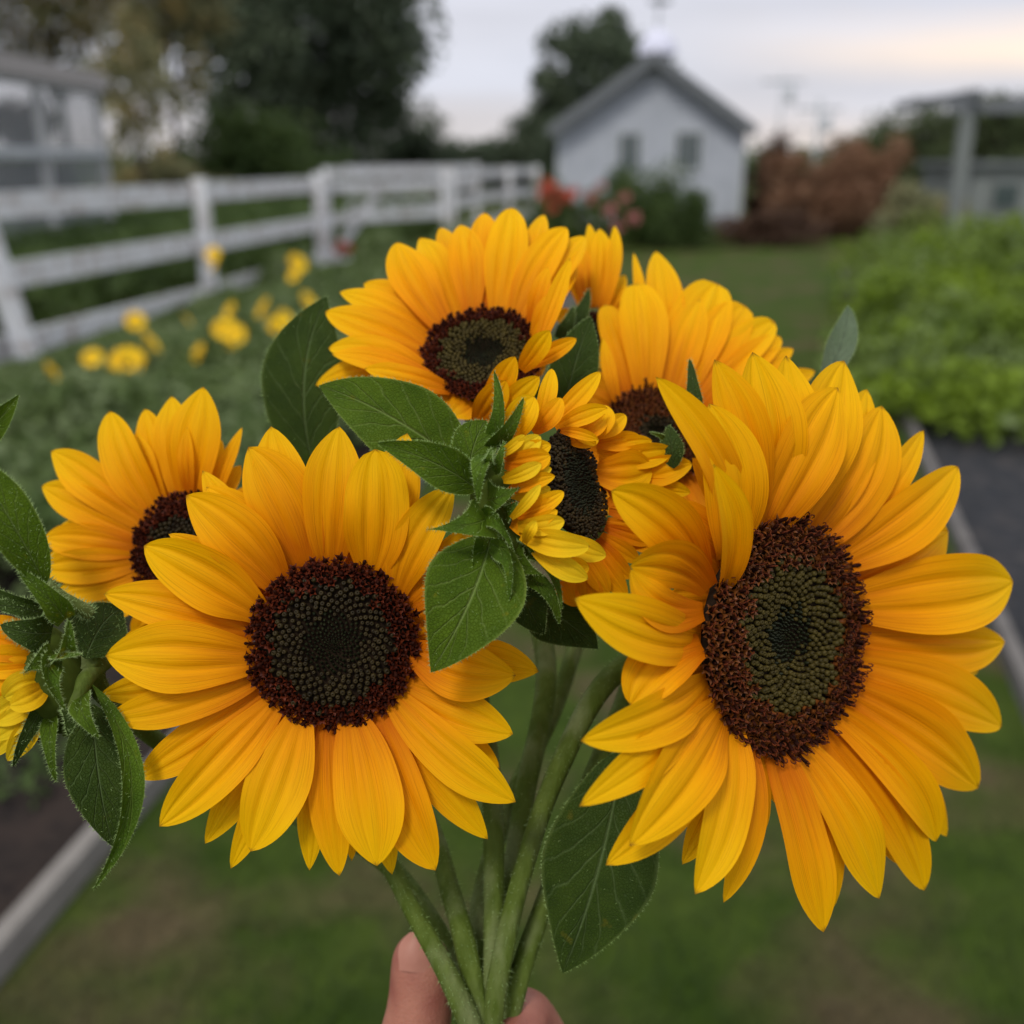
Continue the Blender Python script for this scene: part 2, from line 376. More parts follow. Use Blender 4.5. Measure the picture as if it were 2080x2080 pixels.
# ------------------------------------------------------------------ blades: petals, leaves, bracts
def prof_petal(t, base=.34, full=.52, sharp=.84):
    a = base + (1-base)*np.sin(np.pi/2*np.minimum(t/full, 1))**1.0
    g = np.clip((t-full)/(1-full), 0, 1)
    return a * np.maximum(1 - g**2.1, 0)**sharp
def prof_leaf(t, full=.40):
    a = np.sin(np.pi/2*np.clip(t/full, 0, 1))**.62
    g = np.clip((t-full)/(1-full), 0, 1)
    return np.maximum(.03, a) * (1 - g**1.55)**.95
def prof_bract(t):
    a = .72 + .28*np.sin(np.pi/2*np.clip(t/.3, 0, 1))
    g = np.clip((t-.25)/.75, 0, 1)
    return a * (1-g)**.70 * (1 - .10*np.sin(np.pi*g))
def prof_star(t):
    return (1-t)**1.15 * (.9+.1*np.cos(t*3)) + .0
def blade(b, t, n, width, bend=0, arch=0, cup=.1, twist=0, groove=.05, prof=prof_petal, curl=0, nu=13, nv=18,
          wave=.0, seed=0, roll=0, fold=0, archpos=.5, ad=None):
    """a curved leaf-like sheet from b to t; n = the side it shows; width and bend in metres"""
    b = np.array(b, float); t = np.array(t, float); ax = t-b; Ln = np.linalg.norm(ax); a = ax/Ln
    n = unit(n - a*np.dot(n, a)); s = np.cross(a, n)
    r_ = np.random.RandomState(seed)
    v = np.linspace(0, 1, nv); v = v**.92
    bump = np.sin(np.pi * v**(math.log(.5)/math.log(archpos)))
    mid = b + np.outer(v, ax) + np.outer(4*v*(1-v), s)*bend + np.outer(bump, n if ad is None else ad)*arch
    mid = mid + np.outer(-curl*np.maximum(0, v-.6)**2*6.25*Ln*.0, n)
    tg = np.gradient(mid, axis=0); tg /= np.linalg.norm(tg, axis=1)[:, None]
    w = prof(v)*width/2
    u = np.linspace(-1, 1, nu); u = np.sign(u)*np.abs(u)**.95
    ph = r_.uniform(0, 6.28, 4)
    V = []
    env = np.sin(np.pi*np.clip(v, 0, 1))**.5; g1, g2 = r_.uniform(.22, .38), r_.uniform(.22, .38)
    for i in range(nv):
        nn = unit(n - tg[i]*np.dot(n, tg[i])); ss = np.cross(tg[i], nn)
        th = twist*(v[i]-.3) + roll
        c_, s_ = math.cos(th), math.sin(th)
        S = ss*c_ + nn*s_; NN = nn*c_ - ss*s_
        wi = w[i]*(1 + .03*math.sin(9*v[i]+ph[0]))
        z = cup*wi*(u**2)*(.6+.8*v[i])
        z = z - groove*wi*2*(np.exp(-((u-g1)/.095)**2) + np.exp(-((u+g2)/.095)**2))*min(1, 3*v[i])*(1-.3*v[i])
        z = z + fold*wi*np.abs(u)
        z = z + wave*width*env[i]*np.abs(u)**1.5*np.where(u > 0, np.sin(7.5*v[i]+ph[1]), np.sin(8.3*v[i]+ph[2]))
        V.append(mid[i] + np.outer(u*wi, S) + np.outer(z, NN))
    V = np.concatenate(V)
    ii = np.arange(nv-1)[:, None]*nu + np.arange(nu-1)[None, :]
    F = np.stack([ii, ii+1, ii+nu+1, ii+nu], -1).reshape(-1, 4)
    uv = np.stack([np.tile(u, nv), np.repeat(v, nu)], 1)
    return V, F, uv
def hairs_on(V, nu, nv, ln=.0012, per=3, wd=.00008, face=0, seed=1, edge=True, nrm=None):
    """fine hairs standing off the two edges (and some off the surface) of a blade grid"""
    r_ = np.random.RandomState(seed); G = V.reshape(nv, nu, 3); P, D = [], []
    if edge:
        for col, inn in ((0, 1), (nu-1, nu-2)):
            for i in range(1, nv-1):
                for k in range(per):
                    f = r_.rand(); p = G[i, col]*(1-f) + G[i+1, col]*f
                    o = unit(G[i, col]-G[i, inn]); tg = unit(G[i+1, col]-G[i, col])
                    P.append(p); D.append(unit(o + tg*r_.uniform(-.2, .9) + r_.normal(0, .3, 3)))
    for k in range(face):
        i = r_.randint(1, nv-1); j = r_.randint(1, nu-1)
        nn = unit(np.cross(G[i, j]-G[i, j-1], G[i, j]-G[i-1, j])); nn = nn*(1 if np.dot(nn, CAM-G[i, j]) > 0 else -1)
        P.append(G[i, j] + (G[i, j-1]-G[i, j])*r_.rand() + (G[i-1, j]-G[i, j])*r_.rand()); D.append(unit(nn + r_.normal(0, .5, 3)))
    return needles(np.array(P), np.array(D), ln, wd, r_)
def needles(P, D, ln, wd, r_):
    m = len(P); lens = ln*r_.uniform(.5, 1.2, m)[:, None]
    A = np.cross(D, r_.normal(0, 1, (m, 3))); A /= np.linalg.norm(A, axis=1)[:, None]; B = np.cross(D, A)
    V = np.stack([P + A*wd, P - A*wd*.5 + B*wd*.87, P - A*wd*.5 - B*wd*.87, P + D*lens], 1).reshape(-1, 3)
    k = np.arange(m)[:, None]*4
    F = np.concatenate([k+np.array([[0, 1, 3]]), k+np.array([[1, 2, 3]]), k+np.array([[2, 0, 3]])])
    return V, F

# ------------------------------------------------------------------ floret templates (unit size, z up)
def lathe(pr, n):
    V = [(r*math.cos(2*math.pi*k/n), r*math.sin(2*math.pi*k/n), z) for r, z in pr for k in range(n)]
    F = [(i*n+k, i*n+(k+1) % n, (i+1)*n+(k+1) % n, (i+1)*n+k) for i in range(len(pr)-1) for k in range(n)]
    return np.array(V, float), np.array(F)
T_bead = lathe([(.9, -.8), (1.0, .3), (.80, .95), (.45, 1.08), (.22, .92), (.02, .45)], 8)
T_cone = lathe([(.9, -.5), (.8, .5), (.45, 1.3), (.04, 1.7)], 5)
def star():
    V, F = lathe([(.55, -1), (.62, .4), (.78, 1.0)], 10); V = list(map(tuple, V)); F = [tuple(f) for f in F]
    for k in range(5):
        a0, a1, a2 = [20+(2*k+j) % 10 for j in range(3)]; am = 2*math.pi*(2*k+1)/10
        V.append((1.6*math.cos(am), 1.6*math.sin(am), 1.25)); t_ = len(V)-1
        F += [(a0, a1, t_, t_), (a1, a2, t_, t_)]
    return np.array(V), np.array([f if f[2] != f[3] else (f[0], f[1], f[2], f[2]) for f in F])
T_star = star()
T_anth = lathe([(.34, 0), (.36, 1.2), (.42, 1.9), (.40, 2.3), (.20, 2.6), (.02, 2.7)], 7)
def arc(sgn, n=5):
    P = [(sgn*.05, 0, 2.4), (sgn*.30, 0, 2.85), (sgn*.72, 0, 3.0), (sgn*.98, 0, 2.65), (sgn*.86, 0, 2.25)]
    V, F = tube(P, [.13, .15, .15, .14, .09], n, cap=False); return V, np.array(F)
T_stig = join([arc(1), arc(-1)])
T_loop = None
def place(tmpl, P, D, S, spin, stretch=None):
    V, F = tmpl; m = len(P); k = len(V)
    A = np.cross(D, np.tile([.13, .92, .37], (m, 1))); A /= np.linalg.norm(A, axis=1)[:, None]; B = np.cross(D, A)
    c, s = np.cos(spin)[:, None], np.sin(spin)[:, None]; A, B = A*c + B*s, -A*s + B*c
    st = np.ones(m) if stretch is None else stretch
    O = P[:, None] + S[:, None, None]*(V[None, :, 0, None]*A[:, None] + V[None, :, 1, None]*B[:, None] + (V[None, :, 2]*st[:, None])[..., None]*D[:, None])
    return O.reshape(-1, 3), (F[None] + (np.arange(m)*k)[:, None, None]).reshape(-1, F.shape[1])

# ------------------------------------------------------------------ a sunflower
GA = math.pi*(3-math.sqrt(5))
def cam_n(yaw, pit):
    y, p = R(yaw), R(pit)
    return unit(RT*math.sin(y)*math.cos(p) + UP*math.sin(p) - FWD*math.cos(y)*math.cos(p))
def fix_quads(F):
    """degenerate quads to triangles is not possible in a fixed array: split all to triangles"""
    a = F[:, [0, 1, 2]]; b = F[:, [0, 2, 3]]
    b = b[(b[:, 1] != b[:, 2])]
    return np.concatenate([a, b])
def disc_parts(root, c, n, Rm, count, style, seed=1, zones=(.34, .66), dens=.62, hgt=.10, bead=None, jt=.012):
    r_ = np.random.RandomState(seed)
    e1 = unit(np.cross(n, (0.0, 0.05, 1))); e2 = np.cross(n, e1)
    def surf(rr):   # height of the disc at radius fraction rr
        return Rm*hgt*(1.0*np.sin(np.clip(rr, 0, 1)*math.pi*.80)**1.2 + .25*(1-rr))
    # core: a shallow turned dome
    prf = [(0.001, 0)] + [(x, 0) for x in np.linspace(.1, 1.0, 12)]
    pr = [(Rm*x*.93, float(surf(x))-.0012) for x, _ in prf] + [(Rm*.92, -.002), (Rm*.7, -.006)]
    V, F = lathe(pr, 40)
    V = c + V[:, :1]*e1 + V[:, 1:2]*e2 + V[:, 2:3]*n
    core = mk('flower_disc', V, F, M_disc, root)
    z1_ = zones[1]; i = np.arange(count); fr = ((i+.5)/count)**dens; th = i*GA
    sp = Rm*np.sqrt(2*math.pi*dens/count)*np.clip(fr, .03, 1)**(1-.5/dens)   # local spacing
    rad = Rm*(fr + r_.normal(0, jt, count)*(.4+.9*(fr > z1_))); th = th + r_.normal(0, jt*1.5, count); x, y = rad*np.cos(th), rad*np.sin(th)
    P = c + x[:, None]*e1 + y[:, None]*e2 + surf(fr)[:, None]*n
    outw = np.cos(th)[:, None]*e1 + np.sin(th)[:, None]*e2
    lean = (np.clip(fr, 0, 1)**2*.55)[:, None]
    D = n*(1-.3*lean) + outw*lean + r_.normal(0, 1, (count, 3))*(.05+.12*(fr > z1_))[:, None]; D /= np.linalg.norm(D, axis=1)[:, None]
    D_in = n - outw*(.35*(1-fr))[:, None]; D_in /= np.linalg.norm(D_in, axis=1)[:, None]
    spin = r_.uniform(0, 6.28, count)
    jit = r_.uniform(.85, 1.12, count)
    z0, z1 = zones
    edge = fr + r_.normal(0, .05, count)
    A = edge < z0; Bm = (edge >= z0) & (edge < z1); Cc = edge >= z1
    V, F = place(T_cone, P[A], D_in[A], sp[A]*.42*jit[A], spin[A]); mk('disc_bud', V, F, M_mid, core, kind='stuff')
    V, F = place(T_bead, P[Bm], D[Bm], sp[Bm]*.46*jit[Bm], spin[Bm]); mk('disc_floret', V, F, bead or M_bead, core, kind='stuff')
    if Cc.sum() == 0: return core
    Pc, Dc, Sc, jc, spc = P[Cc], D[Cc], sp[Cc], jit[Cc], spin[Cc]
    V, F = place(T_star, Pc, Dc, Sc*.60*jc, spc)
    mk('corolla', V, fix_quads(F), M_ray if style == 'star' else M_brown, core, kind='stuff')
    if style == 'star':
        sel = r_.rand(len(Pc)) < .9; stt = r_.uniform(.5, .95, len(Pc)); V, F = place(T_anth, Pc[sel], Dc[sel], (Sc*.60*jc)[sel], spc[sel], stt[sel])
        mk('anther', V, F, M_anth, core, kind='stuff')
    else:
        stt = r_.uniform(.8, 1.25, len(Pc))*(.75+.45*np.clip((fr[Cc]-z1)/(1-z1), 0, 1)); V, F = place(T_anth, Pc, Dc, Sc*.55*jc, spc, stt)
        mk('anther', V, F, M_anth, core, kind='stuff')
        sel = r_.rand(len(Pc)) < .75; V, F = place(T_stig, Pc[sel], Dc[sel], (Sc*.55*jc)[sel], spc[sel], stt[sel])
        mk('stigma', V, F, M_stig, core, kind='stuff')
    return core

def receptacle(root, c, n, Rm, seed, nb=13, Lb=.9):
    e1 = unit(np.cross(n, (0.0, 0.05, 1))); e2 = np.cross(n, e1)
    V, F = lathe([(Rm*.99, -.003), (Rm*1.0, -.006), (Rm*.85, -.012), (Rm*.5, -.017), (.004, -.021), (.002, -.023)], 28)
    V = c + V[:, :1]*e1 + V[:, 1:2]*e2 + V[:, 2:3]*n
    mk('receptacle', V, F, M_recep, root)
    r_ = np.random.RandomState(seed)
    for k in range(nb):
        a = 2*math.pi*k/nb + r_.uniform(-.12, .12); o = math.cos(a)*e1 + math.sin(a)*e2
        V, F, uv = blade(c - n*.013 + o*Rm*.75, c - n*(.010 + r_.uniform(0, .004)) + o*Rm*(1+Lb*.55*r_.uniform(.8, 1.1)), n, Rm*.62, 0, -.002, prof=prof_bract, nu=7, nv=9, groove=0)
        mk('bract', V, F, M_bract, root, uv=uv)

class Flower:
    def __init__(s, label, tf, cpx, depth, yaw, pit, Rm, seed):
        s.tf, s.n, s.Rm, s.seed = tf, cam_n(yaw, pit), Rm, seed
        s.c = at(tf(*cpx), depth); s.depth = depth; s.mm = tf.k*depth/FPX     # metres per crop pixel
        s.root = empty('sunflower', tuple(s.c), label, 'sunflower', 'sunflowers held in the bouquet'); s.k = 0
        s.tips = []
    def petal(s, bx, by, tx, ty, w, L=1.0, bend=0, arch=.10, cup=.12, twist=0, lift=.12, mat=None, view=.35, sharp=.84, groove=.07, wave=.045, fold=0, inb=True, base=.42, roll=0, full=.53):
        """base and tip in crop pixels; w, bend in crop pixels; L layer; arch and lift as fractions of length"""
        bp = onplane(s.tf(bx, by), s.c + s.n*((L-1)*.0028 - .0012), s.n)
        rad = bp - s.c; rl = np.linalg.norm(rad)
        if inb:
            lim = s.Rm*.91; bp = s.c + rad*(lim/rl) if rl > lim*1.0 else (s.c + rad*(max(rl, s.Rm*.80)/rl))
            bp = bp + s.n*((L-1)*.0028 - .0012 - np.dot(bp - s.c, s.n))
        t0 = onplane(s.tf(tx, ty), s.c, s.n); ln = np.linalg.norm(t0-bp)
        tp = onplane(s.tf(tx, ty), s.c + s.n*(lift*ln + (L-1)*.0055), s.n)
        ln = np.linalg.norm(tp-bp)
        s.k += 1
        a = unit(tp-bp); vdir = unit(CAM-(bp+tp)/2); mmd = s.tf.k*np.dot((bp+tp)/2-CAM, FWD)/FPX
        nn = unit(s.n*(1-view) + vdir*view); nn = unit(nn - a*np.dot(nn, a)); sd_ = np.cross(a, nn)
        # width across the sight line
        av = unit(a - vdir*np.dot(a, vdir)); sv = np.cross(av, vdir); cosw = max(.62, abs(np.dot(sd_, sv)))
        sg = s.seed*101 + s.k; r_ = np.random.RandomState(sg)
        V, F, uv = blade(bp, tp, nn, w*mmd/cosw*1.08, bend*mmd*(1 if np.dot(sd_, sv) > 0 else -1), arch*ln, cup*r_.uniform(.6, 1.4), twist + r_.uniform(-.12, .12), groove*r_.uniform(.7, 1.5),
                         lambda t: prof_petal(t, base, full, sharp), nu=21, nv=24, wave=wave*r_.uniform(.5, 1.5), seed=sg, fold=fold, roll=roll + r_.uniform(-.06, .06))
        o = mk('petal', V, F, mat or M_petal, s.root, uv=uv)
        ang = math.atan2(-(ty-s.cy), tx-s.cx); s.tips.append((ang, math.hypot(tx-s.cx, ty-s.cy)))
        return o
    def petals(s, cx, cy, rows):
        s.cx, s.cy = cx, cy
        for r in rows:
            kw = r[6] if len(r) > 6 else {}
            s.petal(*r[:6], **kw)
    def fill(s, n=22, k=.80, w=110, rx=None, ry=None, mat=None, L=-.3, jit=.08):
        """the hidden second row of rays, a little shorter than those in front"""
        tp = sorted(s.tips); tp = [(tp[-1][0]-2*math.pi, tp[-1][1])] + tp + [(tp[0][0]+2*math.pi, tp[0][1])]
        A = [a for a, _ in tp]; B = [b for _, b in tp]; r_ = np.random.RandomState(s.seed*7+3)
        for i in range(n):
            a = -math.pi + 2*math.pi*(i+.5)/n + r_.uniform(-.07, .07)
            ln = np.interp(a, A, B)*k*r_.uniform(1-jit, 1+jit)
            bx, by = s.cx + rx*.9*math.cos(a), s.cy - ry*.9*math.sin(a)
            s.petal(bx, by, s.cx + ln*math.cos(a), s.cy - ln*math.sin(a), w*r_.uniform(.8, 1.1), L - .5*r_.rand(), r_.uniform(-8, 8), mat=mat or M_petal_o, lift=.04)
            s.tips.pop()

FULL = Crop(0, 0, T)
SCN = {}
# ================================================================== THE BOUQUET
# ---- A: the round open flower at left of centre
TA = Crop(200, 840, .497)
A = Flower('large round sunflower at front left of the bouquet, facing the camera, dark disc fully visible', TA, (962, 935), .332, 3, 2, .0275, 1)
A.petals(962, 935, [
 # rear row
 (820, 640, 705, 52, 225, .3, dict(bend=0)), (1150, 620, 1262, 80, 200, .2, {}), (600, 720, 425, 232, 140, -.2, dict(bend=20)),
 (540, 640, 285, 492, 90, -.1, dict(bend=25)), (640, 880, 110, 905, 120, -.4, {}),
 (1290, 1020, 1800, 1055, 175, -.2, dict(bend=-30)), (1220, 1230, 1592, 1740, 150, .1, dict(bend=10)),
 (1120, 1290, 1200, 1885, 130, -.3, {}), (870, 1300, 862, 1868, 112, .0, dict(bend=-6)), (790, 1290, 540, 1860, 125, -.1, dict(bend=-12)),
 (720, 1260, 435, 1758, 140, -.2, dict(bend=-10)), (640, 1170, 162, 1490, 175, .1, dict(bend=-10)), (640, 1060, 5, 1150, 150, -.5, {}),
 (1290, 900, 1500, 700, 120, .2, {}), (1300, 940, 1620, 830, 130, .0, {}), (1060, 1290, 1035, 1830, 90, -.2, {}),
 (1200, 1270, 1330, 1800, 120, -.3, {}), (1270, 1150, 1640, 1450, 130, -.2, {}),
 # middle
 (760, 690, 440, 300, 190, .6, dict(bend=30)), (850, 630, 612, 136, 250, 1.0, dict(bend=35)), (950, 610, 985, 52, 222, 1.1, dict(bend=-8)),
 (1260, 790, 1560, 440, 165, .8, dict(bend=20)), (1285, 860, 1580, 600, 150, .5, {}), 
 (630, 890, 20, 738, 180, .9, dict(bend=25)), (630, 1080, 30, 1245, 160, 1.0, dict(bend=-22)),
 (935, 1310, 985, 1890, 155, .8, dict(bend=10)), (1160, 1270, 1378, 1868, 215, 1.1, dict(bend=24)),
 (1270, 1130, 1695, 1310, 190, 1.1, dict(bend=10)), (1240, 1190, 1706, 1588, 185, 1.4, dict(bend=25)),
 # front
 (745, 710, 357, 335, 225, 1.7, dict(bend=30, groove=.06)), (655, 815, 185, 540, 225, 1.8, dict(bend=18, cup=.2)),
 (625, 1005, 28, 990, 265, 2.0, dict(bend=6, groove=.10)), (690, 1215, 248, 1688, 195, 1.9, dict(bend=-12, groove=.09)),
 (800, 1290, 622, 1790, 235, 2.0, dict(bend=-12)), (1050, 1295, 1138, 1850, 262, 2.1, dict(bend=-18)),
 (1118, 640, 1130, 145, 250, 2.0, dict(bend=20, sharp=.6)), (1225, 740, 1452, 298, 180, 1.6, dict(bend=-32)),
 (1292, 970, 1706, 1070, 215, 1.7, dict(bend=28, cup=.2)),
])
A.fill(24, .78, 120, 345, 355)
disc_parts(A.root, A.c + A.n*.0012, A.n, .0268, 640, 'star', 3, zones=(.36, .73), dens=.78, hgt=.09)
receptacle(A.root, A.c - A.n*.001, A.n, A.Rm*.78, 5)

# ---- B: the big flower on the right, turned to the right
TB = Crop(1140, 700, .6213)
B = Flower('largest sunflower, on the right side, oval tilted disc with curled petals along its left side', TB, (712, 950), .335, 36, 0, .0375, 2)
B.petals(712, 950, [
 # rear row
 (560, 600, 308, 105, 118, .3, dict(bend=28)), (600, 590, 500, 48, 150, .4, dict(bend=20)), (640, 575, 625, 24, 200, .2, dict(bend=10)),
 (700, 570, 735, 35, 170, .0, {}), (740, 570, 925, 52, 200, .2, dict(bend=-25)), (800, 600, 1000, 145, 150, .1, {}),
 (900, 660, 1096, 345, 95, -.2, {}), (960, 760, 1266, 610, 190, .2, dict(bend=-14)), (980, 1020, 1364, 1070, 90, -.1, dict(bend=-10)),
 (930, 1180, 1262, 1608, 110, -.2, {}), (780, 1340, 885, 1850, 120, .0, dict(bend=10)), (480, 1260, 145, 1702, 150, -.1, dict(bend=-22)),
 (470, 1200, 60, 1295, 0.01, 0, {}), (560, 1320, 395, 1700, 110, -.2, {}),
 # middle
 (520, 650, 483, 192, 190, .9, dict(bend=20, cup=.2)), (820, 620, 1048, 200, 190, .8, dict(bend=24)),
 (880, 680, 1186, 280, 92, .9, dict(bend=-10)), (985, 960, 1452, 972, 150, .8, dict(bend=18)),
 (960, 1060, 1440, 1248, 175, 1.0, dict(bend=-22, groove=.08)), (930, 1150, 1364, 1450, 195, 1.2, dict(bend=-16)),
 (850, 1290, 1188, 1785, 150, .9, dict(bend=-18)), (560, 1310, 530, 1825, 135, 1.0, dict(bend=-20, twist=.6)),
 (450, 1180, 58, 1510, 130, 1.0, dict(bend=12)), (430, 1130, 63, 1295, 155, 1.1, dict(bend=-22)),
 (430, 960, 42, 830, 190, .8, dict(bend=-36)), (660, 1330, 700, 1500, 60, .6, {}),
 # front
 (660, 575, 905, 140, 195, 1.8, dict(bend=-26, cup=.16)), (910, 690, 1298, 398, 160, 1.9, dict(bend=16)),
 (965, 830, 1478, 775, 232, 1.9, dict(bend=0, groove=.08)), (900, 1250, 1226, 1625, 130, 1.8, dict(bend=-24, fold=.35)),
 (760, 1350, 1040, 1812, 150, 1.7, dict(bend=-12)), (820, 1320, 1110, 1700, 120, .4, dict(bend=-6)), (600, 1330, 600, 1650, 110, .2, {}), (690, 1350, 858, 1922, 140, 1.9, dict(bend=16)),
 (500, 1290, 437, 1797, 140, 1.8, dict(bend=-22)), (480, 1250, 222, 1640, 200, 1.9, dict(bend=26, cup=.25, groove=.07)),
 (470, 760, 497, 390, 100, 2.3, dict(bend=18, lift=.3, fold=.4, sharp=1.0)),
])
# curled rays along the near (left) rim: they arch up towards the viewer and hang back over
def curled(F, bx, by, tx, ty, w, db, dt, arch, bend=0, cup=.2, mat=None, **k):
    b = at(F.tf(bx, by), db); t = at(F.tf(tx, ty), dt); F.k += 1; mmd = F.tf.k*(db+dt)/2/FPX
    n = unit(CAM-(b+t)/2)
    k.setdefault('groove', .08)
    pr = k.pop('prof', None) or (lambda q: prof_petal(q, k_base, k_full, k_sharp))
    k_base, k_full, k_sharp = k.pop('base', .42), k.pop('full', .55), k.pop('sharp', .75)
    V, f, uv = blade(b, t, n, w*mmd, bend*mmd, arch, cup, ad=n, nu=21, nv=24, seed=F.seed*77+F.k, prof=pr, wave=.02, **k)
    return mk('petal', V, f, mat or M_petal, F.root, uv=uv)
curled(B, 462, 740, 163, 478, 190, .315, .292, .006, bend=40, cup=.2)
curled(B, 482, 800, 224, 726, 175, .3125, .292, .005, bend=50, cup=.15, roll=.35)
curled(B, 464, 872, 226, 734, 150, .311, .2905, .006, bend=-62, cup=.15, roll=-.45)
curled(B, 460, 985, 226, 1178, 190, .311, .293, .006, bend=40, cup=.2)
B.tips += [(math.pi*.93, 430), (math.pi, 440), (-math.pi*.93, 420)]
B.fill(26, .76, 130, 280, 390, lambda: 0) if False else B.fill(26, .74, 120, 270, 390)
disc_parts(B.root, at(TB(703, 950), .335) + B.n*.0012, B.n, .0374, 900, 'loop', 4, zones=(.26, .67), dens=.74, hgt=.14, bead=M_bead2)
receptacle(B.root, B.c - B.n*.001, B.n, B.Rm*.78, 6)

# ---- C: the top flower, tilted back
TCc = Crop(620, 400, .4141)
C = Flower('topmost sunflower of the bouquet, tilted back, upright petals fanned against the white fence', TCc, (872, 775), .385, -4, 34, .0232, 3)
C.petals(872, 775, [
 (620, 900, 50, 925, 140, -.2, dict(bend=40, lift=.0)), (640, 690, 168, 466, 120, .2, dict(bend=6)), (650, 660, 285, 425, 140, .0, dict(bend=12)),
 (740, 600, 560, 200, 150, .3, dict(bend=14)), (820, 560, 665, 148, 130, -.1, {}), (960, 540, 880, 78, 140, .2, {}),
 (1060, 545, 1172, 85, 120, .0, dict(bend=10)), (1000, 545, 960, 110, 120, -.2, {}), (1120, 570, 1235, 170, 120, .0, {}),
 (1140, 620, 1375, 190, 160, .3, dict(bend=-16)), (1150, 680, 1330, 330, 110, .2, {}),
 (620, 880, 112, 742, 150, 1.0, dict(bend=16)), (625, 780, 98, 562, 170, 1.2, dict(bend=-10, groove=.08)),
 (700, 660, 450, 222, 200, 1.2, dict(bend=-30)), (810, 570, 760, 135, 165, 1.2, dict(bend=14)), (880, 550, 878, 76, 140, .8, {}),
 (960, 540, 1012, 52, 190, 1.3, dict(bend=10)), (1080, 555, 1282, 148, 165, 1.1, dict(bend=-14)), (1020, 545, 1100, 160, 120, .7, {}),
 (700, 960, 290, 842, 105, 1.8, dict(bend=-10, lift=.2)), (680, 930, 130, 770, 110, 1.3, dict(bend=10)),
 (1130, 640, 1190, 345, 90, 1.9, dict(bend=0, lift=.3)), (1120, 700, 1272, 452, 95, 2.0, dict(bend=-12, lift=.3)), (1110, 740, 1225, 575, 70, 2.1, dict(lift=.35)),
 (760, 1000, 560, 1060, 110, .3, dict(lift=0)), (820, 1010, 720, 1080, 120, .4, dict(lift=0)), 
])
for a in [(1060, 850, 1200, 655, 115, .365, .352, .0022), (1075, 835, 1332, 695, 90, .367, .360, .0022), (880, 1060, 1030, 782, 130, .363, .350, .0022),
          (840, 1110, 985, 900, 150, .366, .352, .0022), (930, 1080, 1150, 880, 120, .362, .350, .0022), (1130, 760, 1300, 300, 90, .372, .378, .0022)]:
    curled(C, *a)
C.fill(24, .80, 110, 275, 225)
disc_parts(C.root, C.c + C.n*.0010, C.n, .0222, 620, 'star', 8, zones=(.34, .74), dens=.74, hgt=.06, bead=M_bead2)
receptacle(C.root, C.c - C.n*.001, C.n, C.Rm*.78, 8)

# ---- D: upper right, behind B
TD = Crop(1100, 400, .3364)
D = Flower('sunflower half hidden behind the largest one at upper right, tall rounded petals, brown disc edge', TD, (690, 1440), .402, 8, 26, .0205, 4)
D.petals(690, 1440, [
 (640, 1260, 555, 335, 80, -.6, {}), (720, 1250, 690, 325, 220, -.4, dict(bend=22)),
 (760, 1260, 900, 560, 200, .2, dict(bend=-16)), (800, 1270, 1060, 522, 340, .5, dict(bend=-30, sharp=.5, full=.6)), (850, 1290, 1232, 658, 270, .6, dict(bend=-30, sharp=.5, full=.62)),
 (870, 1330, 1405, 750, 240, .4, dict(bend=-26, sharp=.6)), (880, 1380, 1445, 845, 190, .5, dict(bend=-16, sharp=.6)), (880, 1420, 1522, 915, 160, .3, dict(bend=-10)),
 (880, 1470, 1655, 1050, 170, .1, dict(bend=-14)), (720, 1240, 800, 700, 150, .1, {}),
 (590, 1290, 385, 650, 180, 1.0, dict(bend=-8, sharp=.5)), (640, 1262, 575, 520, 262, 1.5, dict(bend=10, sharp=.5, full=.6)),
 (760, 1270, 960, 620, 220, 1.0, dict(bend=-20)), (700, 1255, 870, 760, 120, .6, {}), 
 (510, 1330, 372, 852, 80, 1.6, dict(bend=-18)),
])
D.fill(22, .8, 150, 210, 195)
disc_parts(D.root, D.c + D.n*.0010, D.n, .0200, 430, 'loop', 9, zones=(.2, .40), dens=.7, hgt=.10)
receptacle(D.root, D.c - D.n*.001, D.n, D.Rm*.78, 9)

# ---- H: a flower between C and D, behind both
H = Flower('sunflower almost hidden behind the topmost one, only narrow upright petals showing at its right', TD, (330, 760), .425, 10, 22, .0165, 12)
H.Rm = .0105
H.petals(330, 760, [
 (300, 600, 285, 160, 90, .2, dict(bend=8)), (330, 600, 350, 190, 130, .8, dict(bend=14)), (410, 620, 440, 172, 85, 1.0, dict(bend=18)), (380, 620, 400, 260, 90, .2, {}),
 (260, 640, 200, 250, 120, .5, {}), (240, 660, 150, 330, 110, .3, {}), (440, 660, 505, 470, 80, -.1, {}), (430, 700, 540, 560, 80, -.3, {}),
 (220, 760, 60, 700, 90, 0, {}), (430, 800, 560, 800, 80, 0, {}), (330, 900, 330, 1050, 90, 0, {}), (400, 880, 470, 1000, 80, 0, {}), (260, 880, 180, 1000, 80, 0, {}),
])
disc_parts(H.root, H.c - UP*.004, H.n, .009, 120, 'star', 10, zones=(.3, .6))
receptacle(H.root, H.c - H.n*.001 - UP*.004, H.n, H.Rm*.6, 10)

